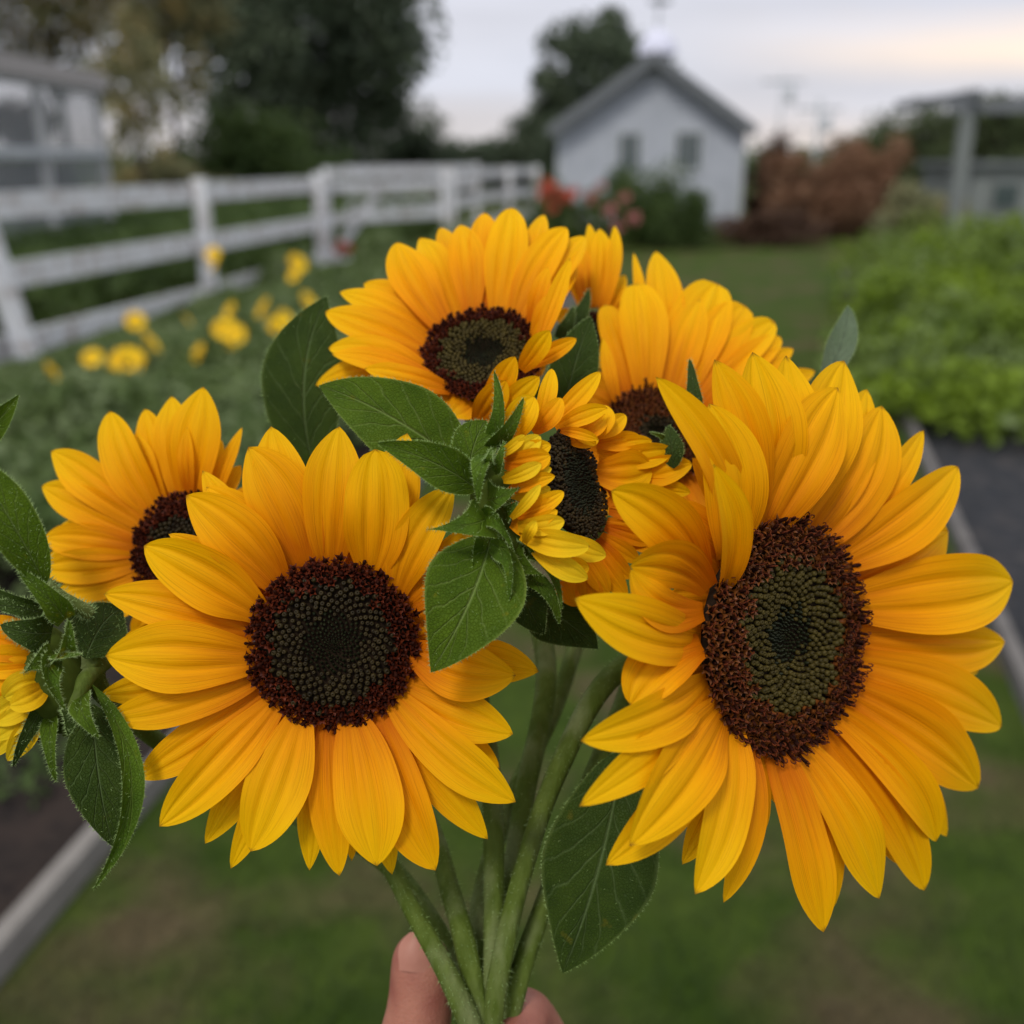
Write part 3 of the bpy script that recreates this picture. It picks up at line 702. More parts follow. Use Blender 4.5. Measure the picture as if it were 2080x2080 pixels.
# ---- E: far left, behind A
TE = Crop(0, 740, .3623)
E = Flower('sunflower at the far left behind the round front one, right half of its disc hidden', TE, (1040, 1040), .378, -16, 8, .0212, 13)
E.petals(1040, 1040, [
 (960, 800, 810, 250, 190, .0, dict(bend=14)), (1030, 780, 960, 178, 200, .2, dict(bend=10)), (790, 960, 320, 930, 190, .0, {}),
 (1180, 820, 1358, 352, 75, .3, dict(bend=10)), (780, 1130, 260, 1080, 160, .1, {}), (1120, 790, 1240, 420, 150, -.3, {}),
 (880, 840, 615, 262, 225, 1.0, dict(bend=-24)), (1060, 780, 1140, 126, 255, 1.6, dict(bend=12)), (920, 820, 760, 380, 130, .6, {}),
 (810, 890, 285, 486, 210, 1.2, dict(bend=14)), (780, 950, 232, 684, 200, 1.0, dict(bend=16)),
 (760, 1040, 245, 975, 190, 1.1, dict(bend=8)), (755, 1110, 232, 1140, 190, 1.0, dict(bend=-14)), (780, 1190, 300, 1290, 150, .8, dict(bend=-20)),
 (860, 1280, 520, 1420, 150, .6, {}), (930, 1310, 760, 1560, 140, .4, {}), (1080, 680, 1050, 352, 80, 2.3, {}),
 (1300, 1000, 1650, 900, 150, .3, {}), (1300, 1120, 1650, 1200, 150, .3, {}), (1200, 1290, 1400, 1600, 150, .3, {}), (1060, 1320, 1060, 1650, 150, .3, {}),
])
E.fill(22, .78, 120, 290, 280)
disc_parts(E.root, E.c + E.n*.0010, E.n, .0208, 430, 'star', 11, zones=(.3, .6), dens=.75)
receptacle(E.root, E.c - E.n*.001, E.n, E.Rm*.78, 11)

# ---- F: the small half-open flower in the middle, seen from the side
TF = Crop(850, 750, .3364)      # fine crop
TF1 = TCc                      # coarser crop
F_ = Flower('small half-open sunflower in the middle seen side-on, short curled petals and spiky green collar', TF, (955, 700), .331, 55, 8, .0182, 14)
def fp(tf, bx, by, tx, ty, w, db, dt, arch=.003, bend=0, mat=None, **k):
    F_.tf = tf; o = curled(F_, bx, by, tx, ty, w, db, dt, arch, bend, k.pop('cup', .25), mat=mat or M_petal, **k); F_.tf = TF; return o
# far side, opening to the right
for a in [(1400, 1180, 1470, 1020, 130, .336, .338, .003, 12), (1330, 1190, 1480, 1075, 100, .333, .336, .003, 0), (1400, 1170, 1572, 1068, 95, .338, .342, .003, 14),
          (1430, 1210, 1640, 1172, 95, .339, .345, .002, 10), (1430, 1240, 1702, 1196, 90, .341, .346, .002, 0), (1440, 1290, 1806, 1240, 125, .341, .350, .003, 12),
          (1430, 1350, 1700, 1330, 215, .340, .346, .004, 14), (1450, 1400, 1700, 1380, 150, .342, .348, .002, 0), (1480, 1440, 1900, 1310, 150, .343, .352, .002, -14), (1620, 1400, 1890, 1450, 90, .345, .352, .001, 0),
          (1480, 1500, 1680, 1480, 100, .343, .347, .002, 0), (1490, 1540, 1700, 1560, 90, .343, .347, .002, 0), (1480, 1590, 1660, 1610, 80, .343, .347, .002, 8), (1470, 1620, 1700, 1700, 80, .342, .346, .002, 0),
          (1450, 1660, 1640, 1790, 90, .341, .345, .002, 0), (1430, 1680, 1600, 1870, 100, .340, .343, .002, 10), (1400, 1700, 1580, 1960, 110, .338, .340, .002, 10), (1340, 1720, 1490, 1950, 110, .335, .337, .002, 0),
          (1280, 1180, 1440, 1190, 70, .332, .3315, .003, 14), (1300, 1150, 1425, 1215, 60, .331, .3295, .003, -8), (1540, 1480, 1640, 1400, 70, .345, .343, .002, 0),
          (1560, 1680, 1720, 1730, 70, .345, .346, .001, 0), (1560, 1600, 1760, 1650, 70, .345, .347, .001, 0), (1240, 1780, 1330, 2010, 150, .336, .338, .003, -10), (1330, 1800, 1420, 2090, 140, .337, .339, .002, -18)]:
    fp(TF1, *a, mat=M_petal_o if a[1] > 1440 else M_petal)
# upper petals standing up
for a in [(780, 340, 1098, 15, 125, .330, .338, .004, 10), (720, 330, 805, -5, 110, .331, .334, .003, 14), (690, 380, 862, 172, 130, .322, .320, .003, 16),
          (830, 360, 1142, 235, 115, .329, .331, .003, -14), (850, 370, 1085, 425, 70, .328, .324, .003, -10), (590, 230, 490, 5, 0.1, .33, .33, 0, 0)][:5]:
    fp(TF, *a, mat=M_petal)
# near side, wrapping over the disc (tips towards the right)
for a in [(560, 430, 700, 165, 165, .318, .314, .004, -16, M_petal), (510, 540, 735, 400, 110, .314, .309, .004, 16, M_petal_y), (480, 520, 640, 395, 60, .311, .308, .003, 10, M_petal_y),
          (520, 570, 797, 520, 130, .313, .308, .004, 12, M_petal), (520, 640, 806, 600, 85, .313, .308, .003, 8, M_petal_y), (510, 670, 742, 568, 85, .310, .306, .004, 10, M_petal_y),
          (540, 740, 826, 645, 85, .311, .307, .003, -10, M_petal), (590, 880, 878, 738, 100, .310, .306, .004, 14, M_petal), (560, 900, 738, 695, 62, .307, .303, .004, 8, M_petal_y),
          (600, 890, 835, 790, 80, .309, .305, .003, 8, M_petal), (600, 950, 882, 912, 110, .309, .304, .004, 14, M_petal_y), (630, 960, 840, 850, 70, .308, .304, .003, 8, M_petal),
          (640, 1050, 712, 916, 62, .305, .300, .004, -6, M_petal_y), (620, 1000, 1035, 1070, 140, .308, .303, .005, 16, M_petal_y), (850, 1000, 1135, 1125, 120, .316, .312, .004, 18, M_petal_y),
          (560, 500, 800, 455, 100, .315, .310, .004, 12, M_petal), (560, 620, 800, 560, 90, .315, .310, .003, -8, M_petal), (560, 760, 800, 720, 90, .314, .309, .003, 8, M_petal_y), (600, 1000, 870, 985, 100, .314, .309, .003, 8, M_petal_y), (560, 830, 840, 870, 110, .314, .310, .003, 0, M_petal), (560, 930, 800, 1010, 110, .314, .310, .003, 0, M_petal),
          (700, 1090, 1025, 1265, 120, .309, .306, .004, 12, M_petal_y), (820, 1180, 1030, 1190, 110, .311, .309, .003, 14, M_petal)]:
    fp(TF, *a[:4], a[4]*1.15, *a[5:9], mat=a[9], cup=.28)
disc_parts(F_.root, at(TF(945, 700), .330), cam_n(57, 14), .0182, 900, 'star', 12, zones=(.55, 1.5), dens=.6, jt=.03, hgt=.10)
# collar of bracts
def green(root, tf, bx, by, tx, ty, w, db, dt, arch=.002, bend=0, mat=None, prof=prof_leaf, name='leaf', hair=True, hl=.0011, per=2, face=40, nu=13, nv=22, seed=0, hmat=None, **k):
    b = at(tf(bx, by), db); t = at(tf(tx, ty), dt); mmd = tf.k*(db+dt)/2/FPX; n = k.pop('n', None); face = int(face*.35)
    n = unit(CAM-(b+t)/2) if n is None else n
    k.setdefault('cup', .12)
    V, f, uv = blade(b, t, n, w*mmd, bend*mmd, arch, groove=0, nu=nu, nv=nv, seed=abs(seed+int(bx*3+ty)), prof=prof, **k)
    o = mk(name, V, f, mat or M_leaf, root, uv=uv)
    if hair:
        HV, HF = hairs_on(V, nu, nv, ln=hl, per=per, face=face, seed=abs(int(bx*7+ty))+1)
        mk('hair', HV, HF, hmat or M_hair, o, kind='stuff')
    return o
def bract(root, tf, *a, **k):
    a = a[:4] + (a[4]*1.08,) + a[5:]
    k.setdefault('mat', M_bract); k.setdefault('prof', prof_bract); k.setdefault('per', 4); k.setdefault('face', 30); k.setdefault('nu', 9); k.setdefault('nv', 14)
    return green(root, tf, *a, name='bract', **k)
r5 = F_.root
V, f = lathe([(.004, .004), (.0125, .002), (.0165, -.003), (.015, -.010), (.009, -.015), (.003, -.017)], 24)
nF = cam_n(57, 14); e1 = unit(np.cross(nF, (0, 0, 1))); e2 = np.cross(nF, e1); cF = at(TF(640, 760), .328)
mk('receptacle', cF + V[:, :1]*e1 + V[:, 1:2]*e2 + V[:, 2:3]*nF, f, M_recep, r5)
V, f = tube(spline([at(TF(x, y), .324) for x, y in ((450, 430), (450, 700), (500, 950), (620, 1180))], 6), [.0022]*3+[.0045]*6+[.0062]*7+[.003]*3, 14)
mk('calyx', V, f, M_recep, r5)
S_ = lambda t: (1-t)**1.35*(.8+.2*np.minimum(1, t*6)) + .02*(1-t)
for a, kw in [((650, 1250, 852, 1540, 120, .322, .318, .004, -50), dict(roll=.5)), ((640, 1100, 790, 1205, 80, .318, .313, .003, -16), dict(roll=-.4)), ((690, 1120, 862, 1462, 80, .320, .313, .003, -46), dict(roll=.6, fold=.4)),
          ((570, 1120, 762, 1246, 250, .3185, .312, .003, 22), dict(prof=S_, roll=-.3)), ((430, 1070, 326, 1354, 250, .317, .310, .004, 24), dict(prof=S_, roll=.5)), ((590, 980, 706, 1138, 80, .315, .309, .003, -16), dict(roll=-.6)),
          ((435, 1050, 545, 1410, 130, .314, .305, .006, -75), dict(roll=-.8, fold=.3)), ((400, 885, 580, 1102, 115, .311, .302, .005, -42), dict(roll=-.7, fold=.35)),
          ((415, 790, 625, 706, 260, .313, .308, .004, 10), dict(prof=S_, roll=.35)), ((415, 900, 46, 968, 330, .312, .300, .006, -18), dict(prof=S_, roll=-.35)), ((450, 610, 518, 434, 85, .313, .308, .003, 12), dict(roll=.5)),
          ((405, 520, 364, 806, 120, .308, .302, .004, 16), dict(roll=-.5, fold=.3)), ((438, 475, 637, 168, 130, .317, .311, .005, 26), dict(roll=-.6)), ((432, 480, 455, 4, 130, .320, .315, .006, 52), dict(roll=.7, fold=.3)),
          ((420, 560, 440, 480, 60, .304, .301, .002, 0), dict()), ((520, 880, 600, 800, 100, .313, .309, .002, 0), dict(roll=.4))]:
    bract(r5, TF, *a, wave=.012, **kw)
green(r5, TF, 300, 705, 408, 308, 270, .316, .320, .003, -30, cup=.2, prof=lambda t: prof_leaf(t, .6), mat=M_leaf, per=4)
green(r5, TF1, 800, 1340, 66, 925, 400, .342, .352, .006, 40, cup=.10, per=5, wave=.02, hl=.001, mat=M_leaf)
green(r5, TF1, 850, 1440, 352, 1207, 205, .318, .306, .005, 30, cup=.22, per=5, wave=.02, fold=.1)
green(r5, TF, 440, 1000, 75, 1832, 600, .318, .304, .008, -40, cup=.10, per=6, face=120, wave=.02)
green(r5, TF, 640, 1390, 1085, 1690, 380, .335, .345, -.004, -30, cup=.1, mat=M_leaf_d, per=2)
green(r5, TF, 600, 1250, 760, 1600, 240, .326, .33, .002, 20, cup=.1, mat=M_leaf_d, per=3)

# ---- G: at the left edge, drooping, seen from behind
TG = Crop(0, 1040, .4141)
G_ = Flower('drooping sunflower cut off by the left edge, seen from behind with hairy green bracts', TG, (60, 850), .330, -68, -18, .020, 15)
def gp(bx, by, tx, ty, w, db, dt, arch=.004, bend=0, mat=None, **k): return curled(G_, bx, by, tx, ty, w, db, dt, arch, bend, k.pop('cup', .2), mat=mat, **k)
TQ = Crop(0, 934, .4207); G_.tf = TQ
for a in [(215, 880, -120, 790, 130, .322, .316, .004, 10), (215, 930, -150, 860, 150, .321, .315, .005, -8), (220, 965, -140, 985, 160, .320, .314, .005, 0), (215, 900, -100, 880, 110, .326, .324, .004, 0),
          (215, 1040, -100, 1080, 130, .319, .313, .004, 8), (225, 1070, 20, 1150, 150, .318, .311, .005, 18), (228, 1090, 45, 1186, 120, .3165, .309, .004, -14), (215, 1120, -60, 1260, 150, .320, .314, .004, 0),
          (215, 1130, -40, 1350, 130, .321, .315, .004, 0), (205, 1150, 35, 1455, 115, .321, .316, .004, -14), (190, 1150, -60, 1440, 120, .325, .322, .003, 0), (200, 1000, -100, 1200, 200, .331, .331, .002, 0), (180, 880, -100, 1050, 220, .333, .334, .002, 0)]:
    gp(*a, mat=M_petal_y if a[1] > 1060 else M_petal)
rG = G_.root
nG = cam_n(-68, -18); e1 = unit(np.cross(nG, (0, 0, 1))); e2 = np.cross(nG, e1); cG = at(TG(205, 830), .330)
V, f = lathe([(.004, .006), (.0165, .004), (.0185, -.002), (.015, -.009), (.008, -.013), (.003, -.015)], 24)
mk('receptacle', cG + V[:, :1]*e1 + V[:, 1:2]*e2 + V[:, 2:3]*nG, f, M_recep, rG)
disc_parts(rG, at(TG(120, 860), .331), nG, .017, 300, 'star', 17, zones=(.3, .6))
V, f = tube(spline([at(TQ(x, y), d) for x, y, d in ((345, 1330, .322), (360, 1180, .322), (420, 1050, .326), (540, 950, .345))], 6), .0027, 12); stG = mk('branch', V, f, M_stem, rG)
V, f = tube(spline([at(TQ(x, y), d) for x, y, d in ((430, 740, .322), (385, 715, .319), (290, 665, .315), (215, 600, .312))], 6), np.linspace(.0022, .0024, 19), 10); pt = mk('petiole', V, f, M_stem, rG)
for (vv, nn_) in ((V, 10),):
    r_ = np.random.RandomState(5); ctr = vv[:-2].reshape(-1, nn_, 3); cc = ctr.mean(1); q = r_.randint(0, len(ctr), 500); w_ = r_.randint(0, nn_, 500)
    PP = ctr[q, w_]; DD = PP-cc[q]; DD /= np.linalg.norm(DD, axis=1)[:, None]; HV, HF = needles(PP + r_.normal(0, .0003, (500, 3)), DD, .0016, .00009, r_); mk('hair', HV, HF, M_hair, pt, kind='stuff')
for a, kw, mt in [((240, 1150, 62, 1485, 95, .320, .314, .004, 14), dict(roll=.5), M_leaf_d), ((250, 1230, 272, 1555, 80, .319, .312, .004, 16), dict(roll=-.4, fold=.3), M_leaf),
          ((200, 735, -60, 610, 90, .322, .317, .004, -10), dict(roll=.5), M_leaf_d), ((210, 740, -60, 700, 110, .3215, .316, .004, 10), dict(roll=-.3), M_leaf_d), ((250, 835, 0, 797, 185, .316, .309, .005, -16), dict(roll=.25), M_leaf_d),
          ((315, 770, 82, 524, 120, .314, .306, .004, 10), dict(fold=.3), M_leaf), ((285, 950, 332, 772, 110, .310, .303, .004, 20), dict(roll=-.6, fold=.3), M_bract), ((280, 930, 398, 938, 70, .309, .303, .003, 14), dict(roll=.8), M_bract),
          ((240, 960, 112, 1032, 170, .313, .307, .003, 8), dict(prof=S_, roll=.3), M_bract), ((262, 950, 322, 1218, 110, .311, .303, .005, 44), dict(roll=.7, fold=.35), M_bract),
          ((395, 1140, 480, 1345, 120, .3145, .307, .004, 26), dict(roll=-.5), M_leaf), ((350, 1200, 330, 1330, 90, .317, .312, .003, 0), dict(), M_leaf_d)]:
    bract(rG, TQ, *a, wave=.012, face=60, per=5, hl=.0014, mat=mt, **kw)
green(rG, TG, 420, 720, 600, 470, 300, .324, .340, .003, -30, cup=.12, mat=M_leaf_d, prof=prof_leaf, per=5, face=260, wave=.03, hl=.0012)
green(rG, TQ, 218, 604, -150, -20, 235, .312, .300, .006, 14, cup=.25, fold=.25, per=7, face=420, hl=.0014, prof=lambda t: prof_leaf(t, .6), wave=.02)
green(rG, TQ, 160, 430, -60, 100, 160, .345, .350, .002, 20, cup=.1, mat=M_leaf_d, per=2)
green(rG, TQ, 450, 1180, 545, 1868, 290, .325, .318, .004, 20, cup=.15, mat=M_leaf_d, per=5, face=120, prof=lambda t: prof_leaf(t, .45))
green(rG, TQ, 445, 1085, 447, 2080, 110, .319, .309, .006, -175, cup=.35, roll=.4, mat=M_bract, per=7, face=120, hl=.0013, prof=lambda t: prof_leaf(t, .5), wave=.03)
green(rG, FULL, -70, 850, 36, 744, 55, .33, .318, .003, 8, cup=.3, per=5)
green(rG, FULL, -80, 1100, -5, 930, 60, .34, .33, .003, 8, cup=.3, per=3)

# ---- loose leaves on the stems of the other flowers
green(C.root, Crop(0, 0, 1), 640, 960, 664, 602, 165, .392, .398, .004, -34, cup=.1, mat=M_leaf_d, per=5, hl=.0018, face=60, prof=lambda t: prof_leaf(t, .5))
green(H.root, TD, 130, 1300, 296, 722, 300, .380, .375, .003, -10, cup=.1, per=5, mat=M_leaf_d, face=60, prof=lambda t: prof_leaf(t, .45))
bract(H.root, TD, 150, 850, 285, 555, 110, .40, .405, .003, 20, mat=M_leaf_d)
bract(H.root, TD, 110, 860, 190, 660, 90, .398, .40, .003, 10, mat=M_leaf_d)
bract(B.root, TD, 925, 1330, 893, 975, 95, .352, .358, .002, 6, mat=M_leaf_d)
bract(B.root, TD, 740, 1460, 650, 1420, 30, .345, .34, .001, 6, mat=M_bract, hl=.0006)
green(B.root, TD, 800, 1640, 770, 1380, 140, .348, .352, .002, 0, mat=M_leaf_d)
green(D.root, TD, 1690, 1150, 1850, 655, 165, .405, .412, .004, 34, cup=.35, mat=M_leaf_p, per=4, fold=.25, prof=lambda t: prof_leaf(t, .45))
TL = Crop(700, 1500, .3623)
green(B.root, TL, 1560, 60, 1222, 1315, 610, .352, .345, .008, -40, cup=.10, mat=M_leaf_d, per=7, face=150, hl=.0012, prof=lambda t: prof_leaf(t, .50), wave=.02)
# ---- stems: each flower's own, gathered in the hand
GRIP = np.array(at((985, 2170), .372))
def stem(fl, pts, rad=.0034, hair=True, start=None, seed=3):
    c0 = fl.c - fl.n*.018 if start is None else start
    P = [c0] + [at((x*T, y*T), d) for x, y, d in pts]
    Q = spline(P, 14); n = len(Q)
    rr = rad*(1 + .10*np.sin(np.linspace(0, 9, n)+seed)); rr[:10] *= np.linspace(1.5, 1, 10)
    V, f = tube(Q, rr, 14); o = mk('stem', V, f, M_stem, fl.root)
    if hair:
        r_ = np.random.RandomState(seed); m = 900; i = r_.randint(0, n-1, m); k = r_.randint(0, 14, m)
        PP = V[i*14+k] + (V[(i+1)*14+k]-V[i*14+k])*r_.rand(m)[:, None]; DD = PP-Q[i]; DD /= np.linalg.norm(DD, axis=1)[:, None]
        HV, HF = needles(PP, DD + r_.normal(0, .25, (m, 3)), .0013, .00009, r_); mk('hair', HV, HF, M_hair, o, kind='stuff')
stem(A, [(640, 1420, .375), (760, 1680, .362), (850, 1850, .356), (900, 1975, .360), (930, 2150, .372)], .0037, seed=1)
stem(E, [(560, 1250, .42), (780, 1500, .395), (855, 1700, .374), (892, 1850, .364), (915, 1990, .366), (925, 2150, .376)], .0037, seed=2)
stem(F_, [(880, 1150, .345), (925, 1450, .372), (932, 1700, .368), (928, 1880, .364), (930, 2000, .366), (925, 2150, .374)], .0035, start=at(TF(430, 820), .330), seed=4)
stem(C, [(960, 1000, .425), (1030, 1250, .400), (990, 1500, .385), (958, 1700, .378), (945, 1880, .372), (945, 2000, .374), (960, 2150, .380)], .0037, seed=5)
stem(B, [(1300, 1200, .385), (1150, 1280, .375), (1050, 1460, .368), (988, 1640, .364), (943, 1830, .362), (925, 1990, .366), (950, 2150, .376)], .0039, seed=6)
stem(D, [(1230, 1050, .440), (1190, 1280, .410), (1110, 1480, .392), (1036, 1680, .380), (978, 1850, .374), (950, 2000, .376), (970, 2150, .384)], .0037, seed=7)
stem(H, [(1130, 1000, .455), (1060, 1300, .425), (960, 1520, .400), (905, 1720, .388), (905, 1900, .380), (925, 2000, .382), (930, 2150, .388)], .0037, seed=8)
stem(G_, [(215, 1330, .35), (420, 1480, .40), (690, 1600, .40), (815, 1740, .388), (875, 1880, .378), (905, 2000, .378), (905, 2150, .386)], .0035, start=at(TG(420, 700), .33), seed=9)

# ---- the hand
def capsules(chains):
    parts = []
    for ch in chains:
        P = np.array([c[0] for c in ch]); r_ = [c[1] for c in ch]
        Q = spline(P, 8); n = len(Q); rr = np.interp(np.linspace(0, len(P)-1, n), range(len(P)), r_)
        V, f = tube(Q, rr, 18, cap=False); parts.append((V, np.array(f)))
        for e, rad in ((Q[0], rr[0]), (Q[-1], rr[-1])):
            V, f = lathe([(max(.02, math.sin(a))*rad*1.0, -math.cos(a)*rad) for a in np.linspace(0, math.pi, 10)], 18)
            parts.append((V + e, f))
    return join(parts)
def hp(x, y, d): return at((x, y), d)     # photograph pixels
palm = (hp(905, 2560, .405), .026)
hand_chains = [
 # thumb, upright behind the left stem
 [(hp(830, 2640, .400), .018), (hp(790, 2380, .392), .0165), (hp(828, 2170, .386), .0138), (hp(852, 2050, .384), .0124), (hp(858, 1955, .383), .0117)],
 # index: wraps round behind the stems, knuckle up at the right, tip lying across in front
 [(hp(1150, 2560, .430), .0135), (hp(1160, 2280, .425), .0120), (hp(1072, 2080, .392), .0118), (hp(1040, 2120, .372), .0110), (hp(990, 2200, .352), .0095)],
 [(hp(1150, 2640, .432), .0135), (hp(1195, 2420, .420), .0110), (hp(1130, 2250, .382), .0104), (hp(1040, 2235, .352), .0096), (hp(955, 2262, .346), .0088)],
 [(hp(1140, 2720, .430), .013), (hp(1185, 2540, .415), .0105), (hp(1120, 2390, .378), .0098), (hp(1030, 2370, .350), .0092), (hp(955, 2390, .346), .0084)],
 [(hp(1110, 2800, .425), .012), (hp(1150, 2650, .410), .0092), (hp(1090, 2520, .378), .0086), (hp(1010, 2500, .355), .0080), (hp(945, 2515, .352), .0072)],
 # back of the hand and wrist
 [(hp(1140, 2560, .432), .0135), (hp(1000, 2900, .430), .024), (hp(900, 3300, .430), .025), (hp(850, 3900, .430), .029)],
 [(hp(1110, 2740, .428), .0135), (hp(970, 2900, .425), .024), (hp(900, 3300, .430), .025)],
 [(hp(800, 2640, .404), .017), (hp(900, 2900, .415), .022), (hp(900, 3200, .428), .024)],
 [(hp(1000, 2620, .432), .017), (hp(960, 2900, .430), .022)],
 [(hp(880, 2620, .425), .018), (hp(940, 2900, .430), .022)],
]
V, f = capsules(hand_chains)
hb = tuple(hp(940, 2500, .40))
person = empty('person', hb, 'person of whom only the bare thumb and fingers show, gripping the green stems', 'person')
ho = mk('hand', V, f, M_skin, person)
md = ho.modifiers.new('remesh', 'REMESH'); md.mode = 'VOXEL'; md.voxel_size = .0013; md.use_smooth_shade = True
ms = ho.modifiers.new('smooth', 'SMOOTH'); ms.factor = .6; ms.iterations = 9
# thumb nail seen edge-on at the far side
V, f, uv = blade(hp(842, 1975, .3712), hp(848, 1893, .3755), unit(CAM-hp(840, 1950, .37)), .0125, 0, .0012, cup=-.34, groove=0, prof=lambda t: (1-np.clip((t-.6)/.4, 0, 1)**2.4*.55)*(.9+.1*np.minimum(1, t*4)), nu=9, nv=9)
mk('nail', V, f, M_nail, person)

# ================================================================== THE GARDEN BEHIND
M_grass = simple('grass_ground', (.030, .054, .006), (.052, .078, .012), scale=5.0, rough=1, c3=(.085, .066, .034), s3=2.2, spec=.1, detail=8)
M_blade = simple('grass_blade', (.030, .056, .007), (.056, .084, .014), scale=5, rough=.8, c3=(.10, .08, .04), s3=2.2)
M_soil = simple('soil', (.016, .013, .013), (.034, .026, .022), scale=30, rough=.95, bump=.6, spec=.1, c3=(.05, .034, .028), s3=2.0)
M_gravel = simple('gravel', (.010, .011, .014), (.032, .033, .038), scale=22, rough=.95, bump=.6, c3=(.050, .044, .044), s3=7)
M_board = simple('weathered_board', (.17, .155, .14), (.24, .22, .20), scale=14, rough=.85, stretch=(8, 1, 8))
M_white = simple('fence_paint', (.78, .78, .80), (.66, .66, .67), scale=5, rough=.6, c3=(.42, .36, .33), s3=9, detail=6)
M_siding = simple('siding', (.40, .42, .46), (.46, .48, .52), scale=3, rough=.6)
M_trim = simple('white_trim', (.50, .52, .54), (.42, .44, .46), scale=6, rough=.5)
M_roof = simple('roof_shingle', (.13, .145, .145), (.19, .20, .20), scale=9, rough=.85)
M_dglass = simple('window_glass', (.05, .07, .07), (.08, .10, .10), scale=2, rough=.12, spec=.6)
M_bark = simple('bark', (.050, .038, .028), (.080, .062, .045), scale=12, rough=.9, bump=.5)
M_metal = simple('grey_metal', (.18, .19, .20), rough=.5)
def fol(name, a, b, c3=None, s=.9, rough=.65):
    m = simple(name, a, b, scale=s, rough=rough, c3=c3, s3=s*1.7, detail=6, spec=.35)
    b_ = m.node_tree.nodes['Principled BSDF']; translucent(m.node_tree, b_, b_.inputs['Base Color'].links[0].from_socket, .35)
    return m
F_dark = fol('foliage_dark', (0.074, 0.101, 0.062), (0.131, 0.166, 0.096))
F_olive = fol('foliage_olive', (0.216, 0.223, 0.108), (0.316, 0.302, 0.159), (0.374, 0.273, 0.101))
F_green = fol('foliage_green', (0.058, 0.098, 0.023), (0.091, 0.137, 0.034))
F_hedge = fol('foliage_hedge', (0.071, 0.101, 0.041), (0.120, 0.149, 0.060))
F_rust = fol('foliage_rust', (0.275, 0.145, 0.080), (0.200, 0.107, 0.062), (0.330, 0.193, 0.110))
F_brown = fol('foliage_brown', (.130, .070, .042), (.090, .050, .032))
F_bed = fol('foliage_bed', (0.074, 0.121, 0.030), (0.135, 0.189, 0.054), (0.230, 0.284, 0.135), s=3)
F_veg = fol('foliage_vegetable', (.100, .160, .012), (.210, .300, .016), (.19, .25, .09), s=1.3)
F_shrub = fol('foliage_shrub', (0.048, 0.090, 0.022), (0.096, 0.138, 0.029), s=2)
M_yel = simple('bloom_yellow', (.86, .56, .004), (.80, .42, .003), scale=12)
M_red = simple('bloom_red', (.48, .075, .045), (.42, .11, .06), scale=12)
M_pink = simple('bloom_pink', (.50, .20, .18), (.42, .15, .14), scale=12)
M_bdisc = simple('bloom_disc', (.10, .045, .008), scale=30)

def sheet(name, poly, z, mat, kind='structure'):
    V = np.array([(x, y, z) for x, y in poly]); o = mk(name, V, [tuple(range(len(poly)))], mat, None, smooth=False); o['kind'] = kind; return o
# ground as one sheet to the horizon, gently uneven
gx = np.concatenate([[-900, -200, -60], np.linspace(-20, 20, 41), [60, 200, 900]]); gy = np.concatenate([[-400, -60, -10], np.linspace(-4, 40, 45), [80, 250, 1400]])
GX, GY = np.meshgrid(gx, gy); nxx = len(gx)
ii = np.arange(len(gy)-1)[:, None]*nxx + np.arange(nxx-1)
gF = np.stack([ii, ii+1, ii+nxx+1, ii+nxx], -1).reshape(-1, 4)
o = mk('lawn', np.stack([GX.ravel(), GY.ravel(), GX.ravel()*0], 1), gF, M_grass); o['kind'] = 'structure'
def lerp2(a, b, t): return (a[0]+(b[0]-a[0])*t, a[1]+(b[1]-a[1])*t)
RB0, RB1 = (1.17, 1.5), (4.33, 13.71)
LB0, LB1 = (-1.06, 1.0), (1.05, 13.4)
sheet('gravel_path', [(.68, -.4), (9, -.4), (9, 13.7), RB1], .004, M_gravel)
sheet('garden_soil', [(-4.9, -3.0), (-1.74, -3.0), LB1, (-2.2, 14.2), (-3.6, 7.2)], .004, M_soil)
# edging boards, butted end to end
M_board2 = simple('dark_board', (.11, .10, .095), (.17, .155, .145), scale=10, rough=.9)
def edging(label, p0, p1, n, mt=None):
    e = empty('bed_edging', (*lerp2(p0, p1, .5), 0), label, 'garden edging')
    for k in range(n):
        a, b = lerp2(p0, p1, k/n+.0008), lerp2(p0, p1, (k+1)/n-.0008); jz = rnd.uniform(-.006, .006)
        V, F = bar((*a, .02+jz), (*b, .02-jz), .042, .10); mk('board', V, F, mt or M_board, e, smooth=False)
edging('weathered grey timber edging between the lawn and the gravel at right', (.68, -.4), RB1, 7, M_board2)
edging('pale timber edging between the dark soil bed at lower left and the lawn', (-1.74, -3.0), LB1, 8)

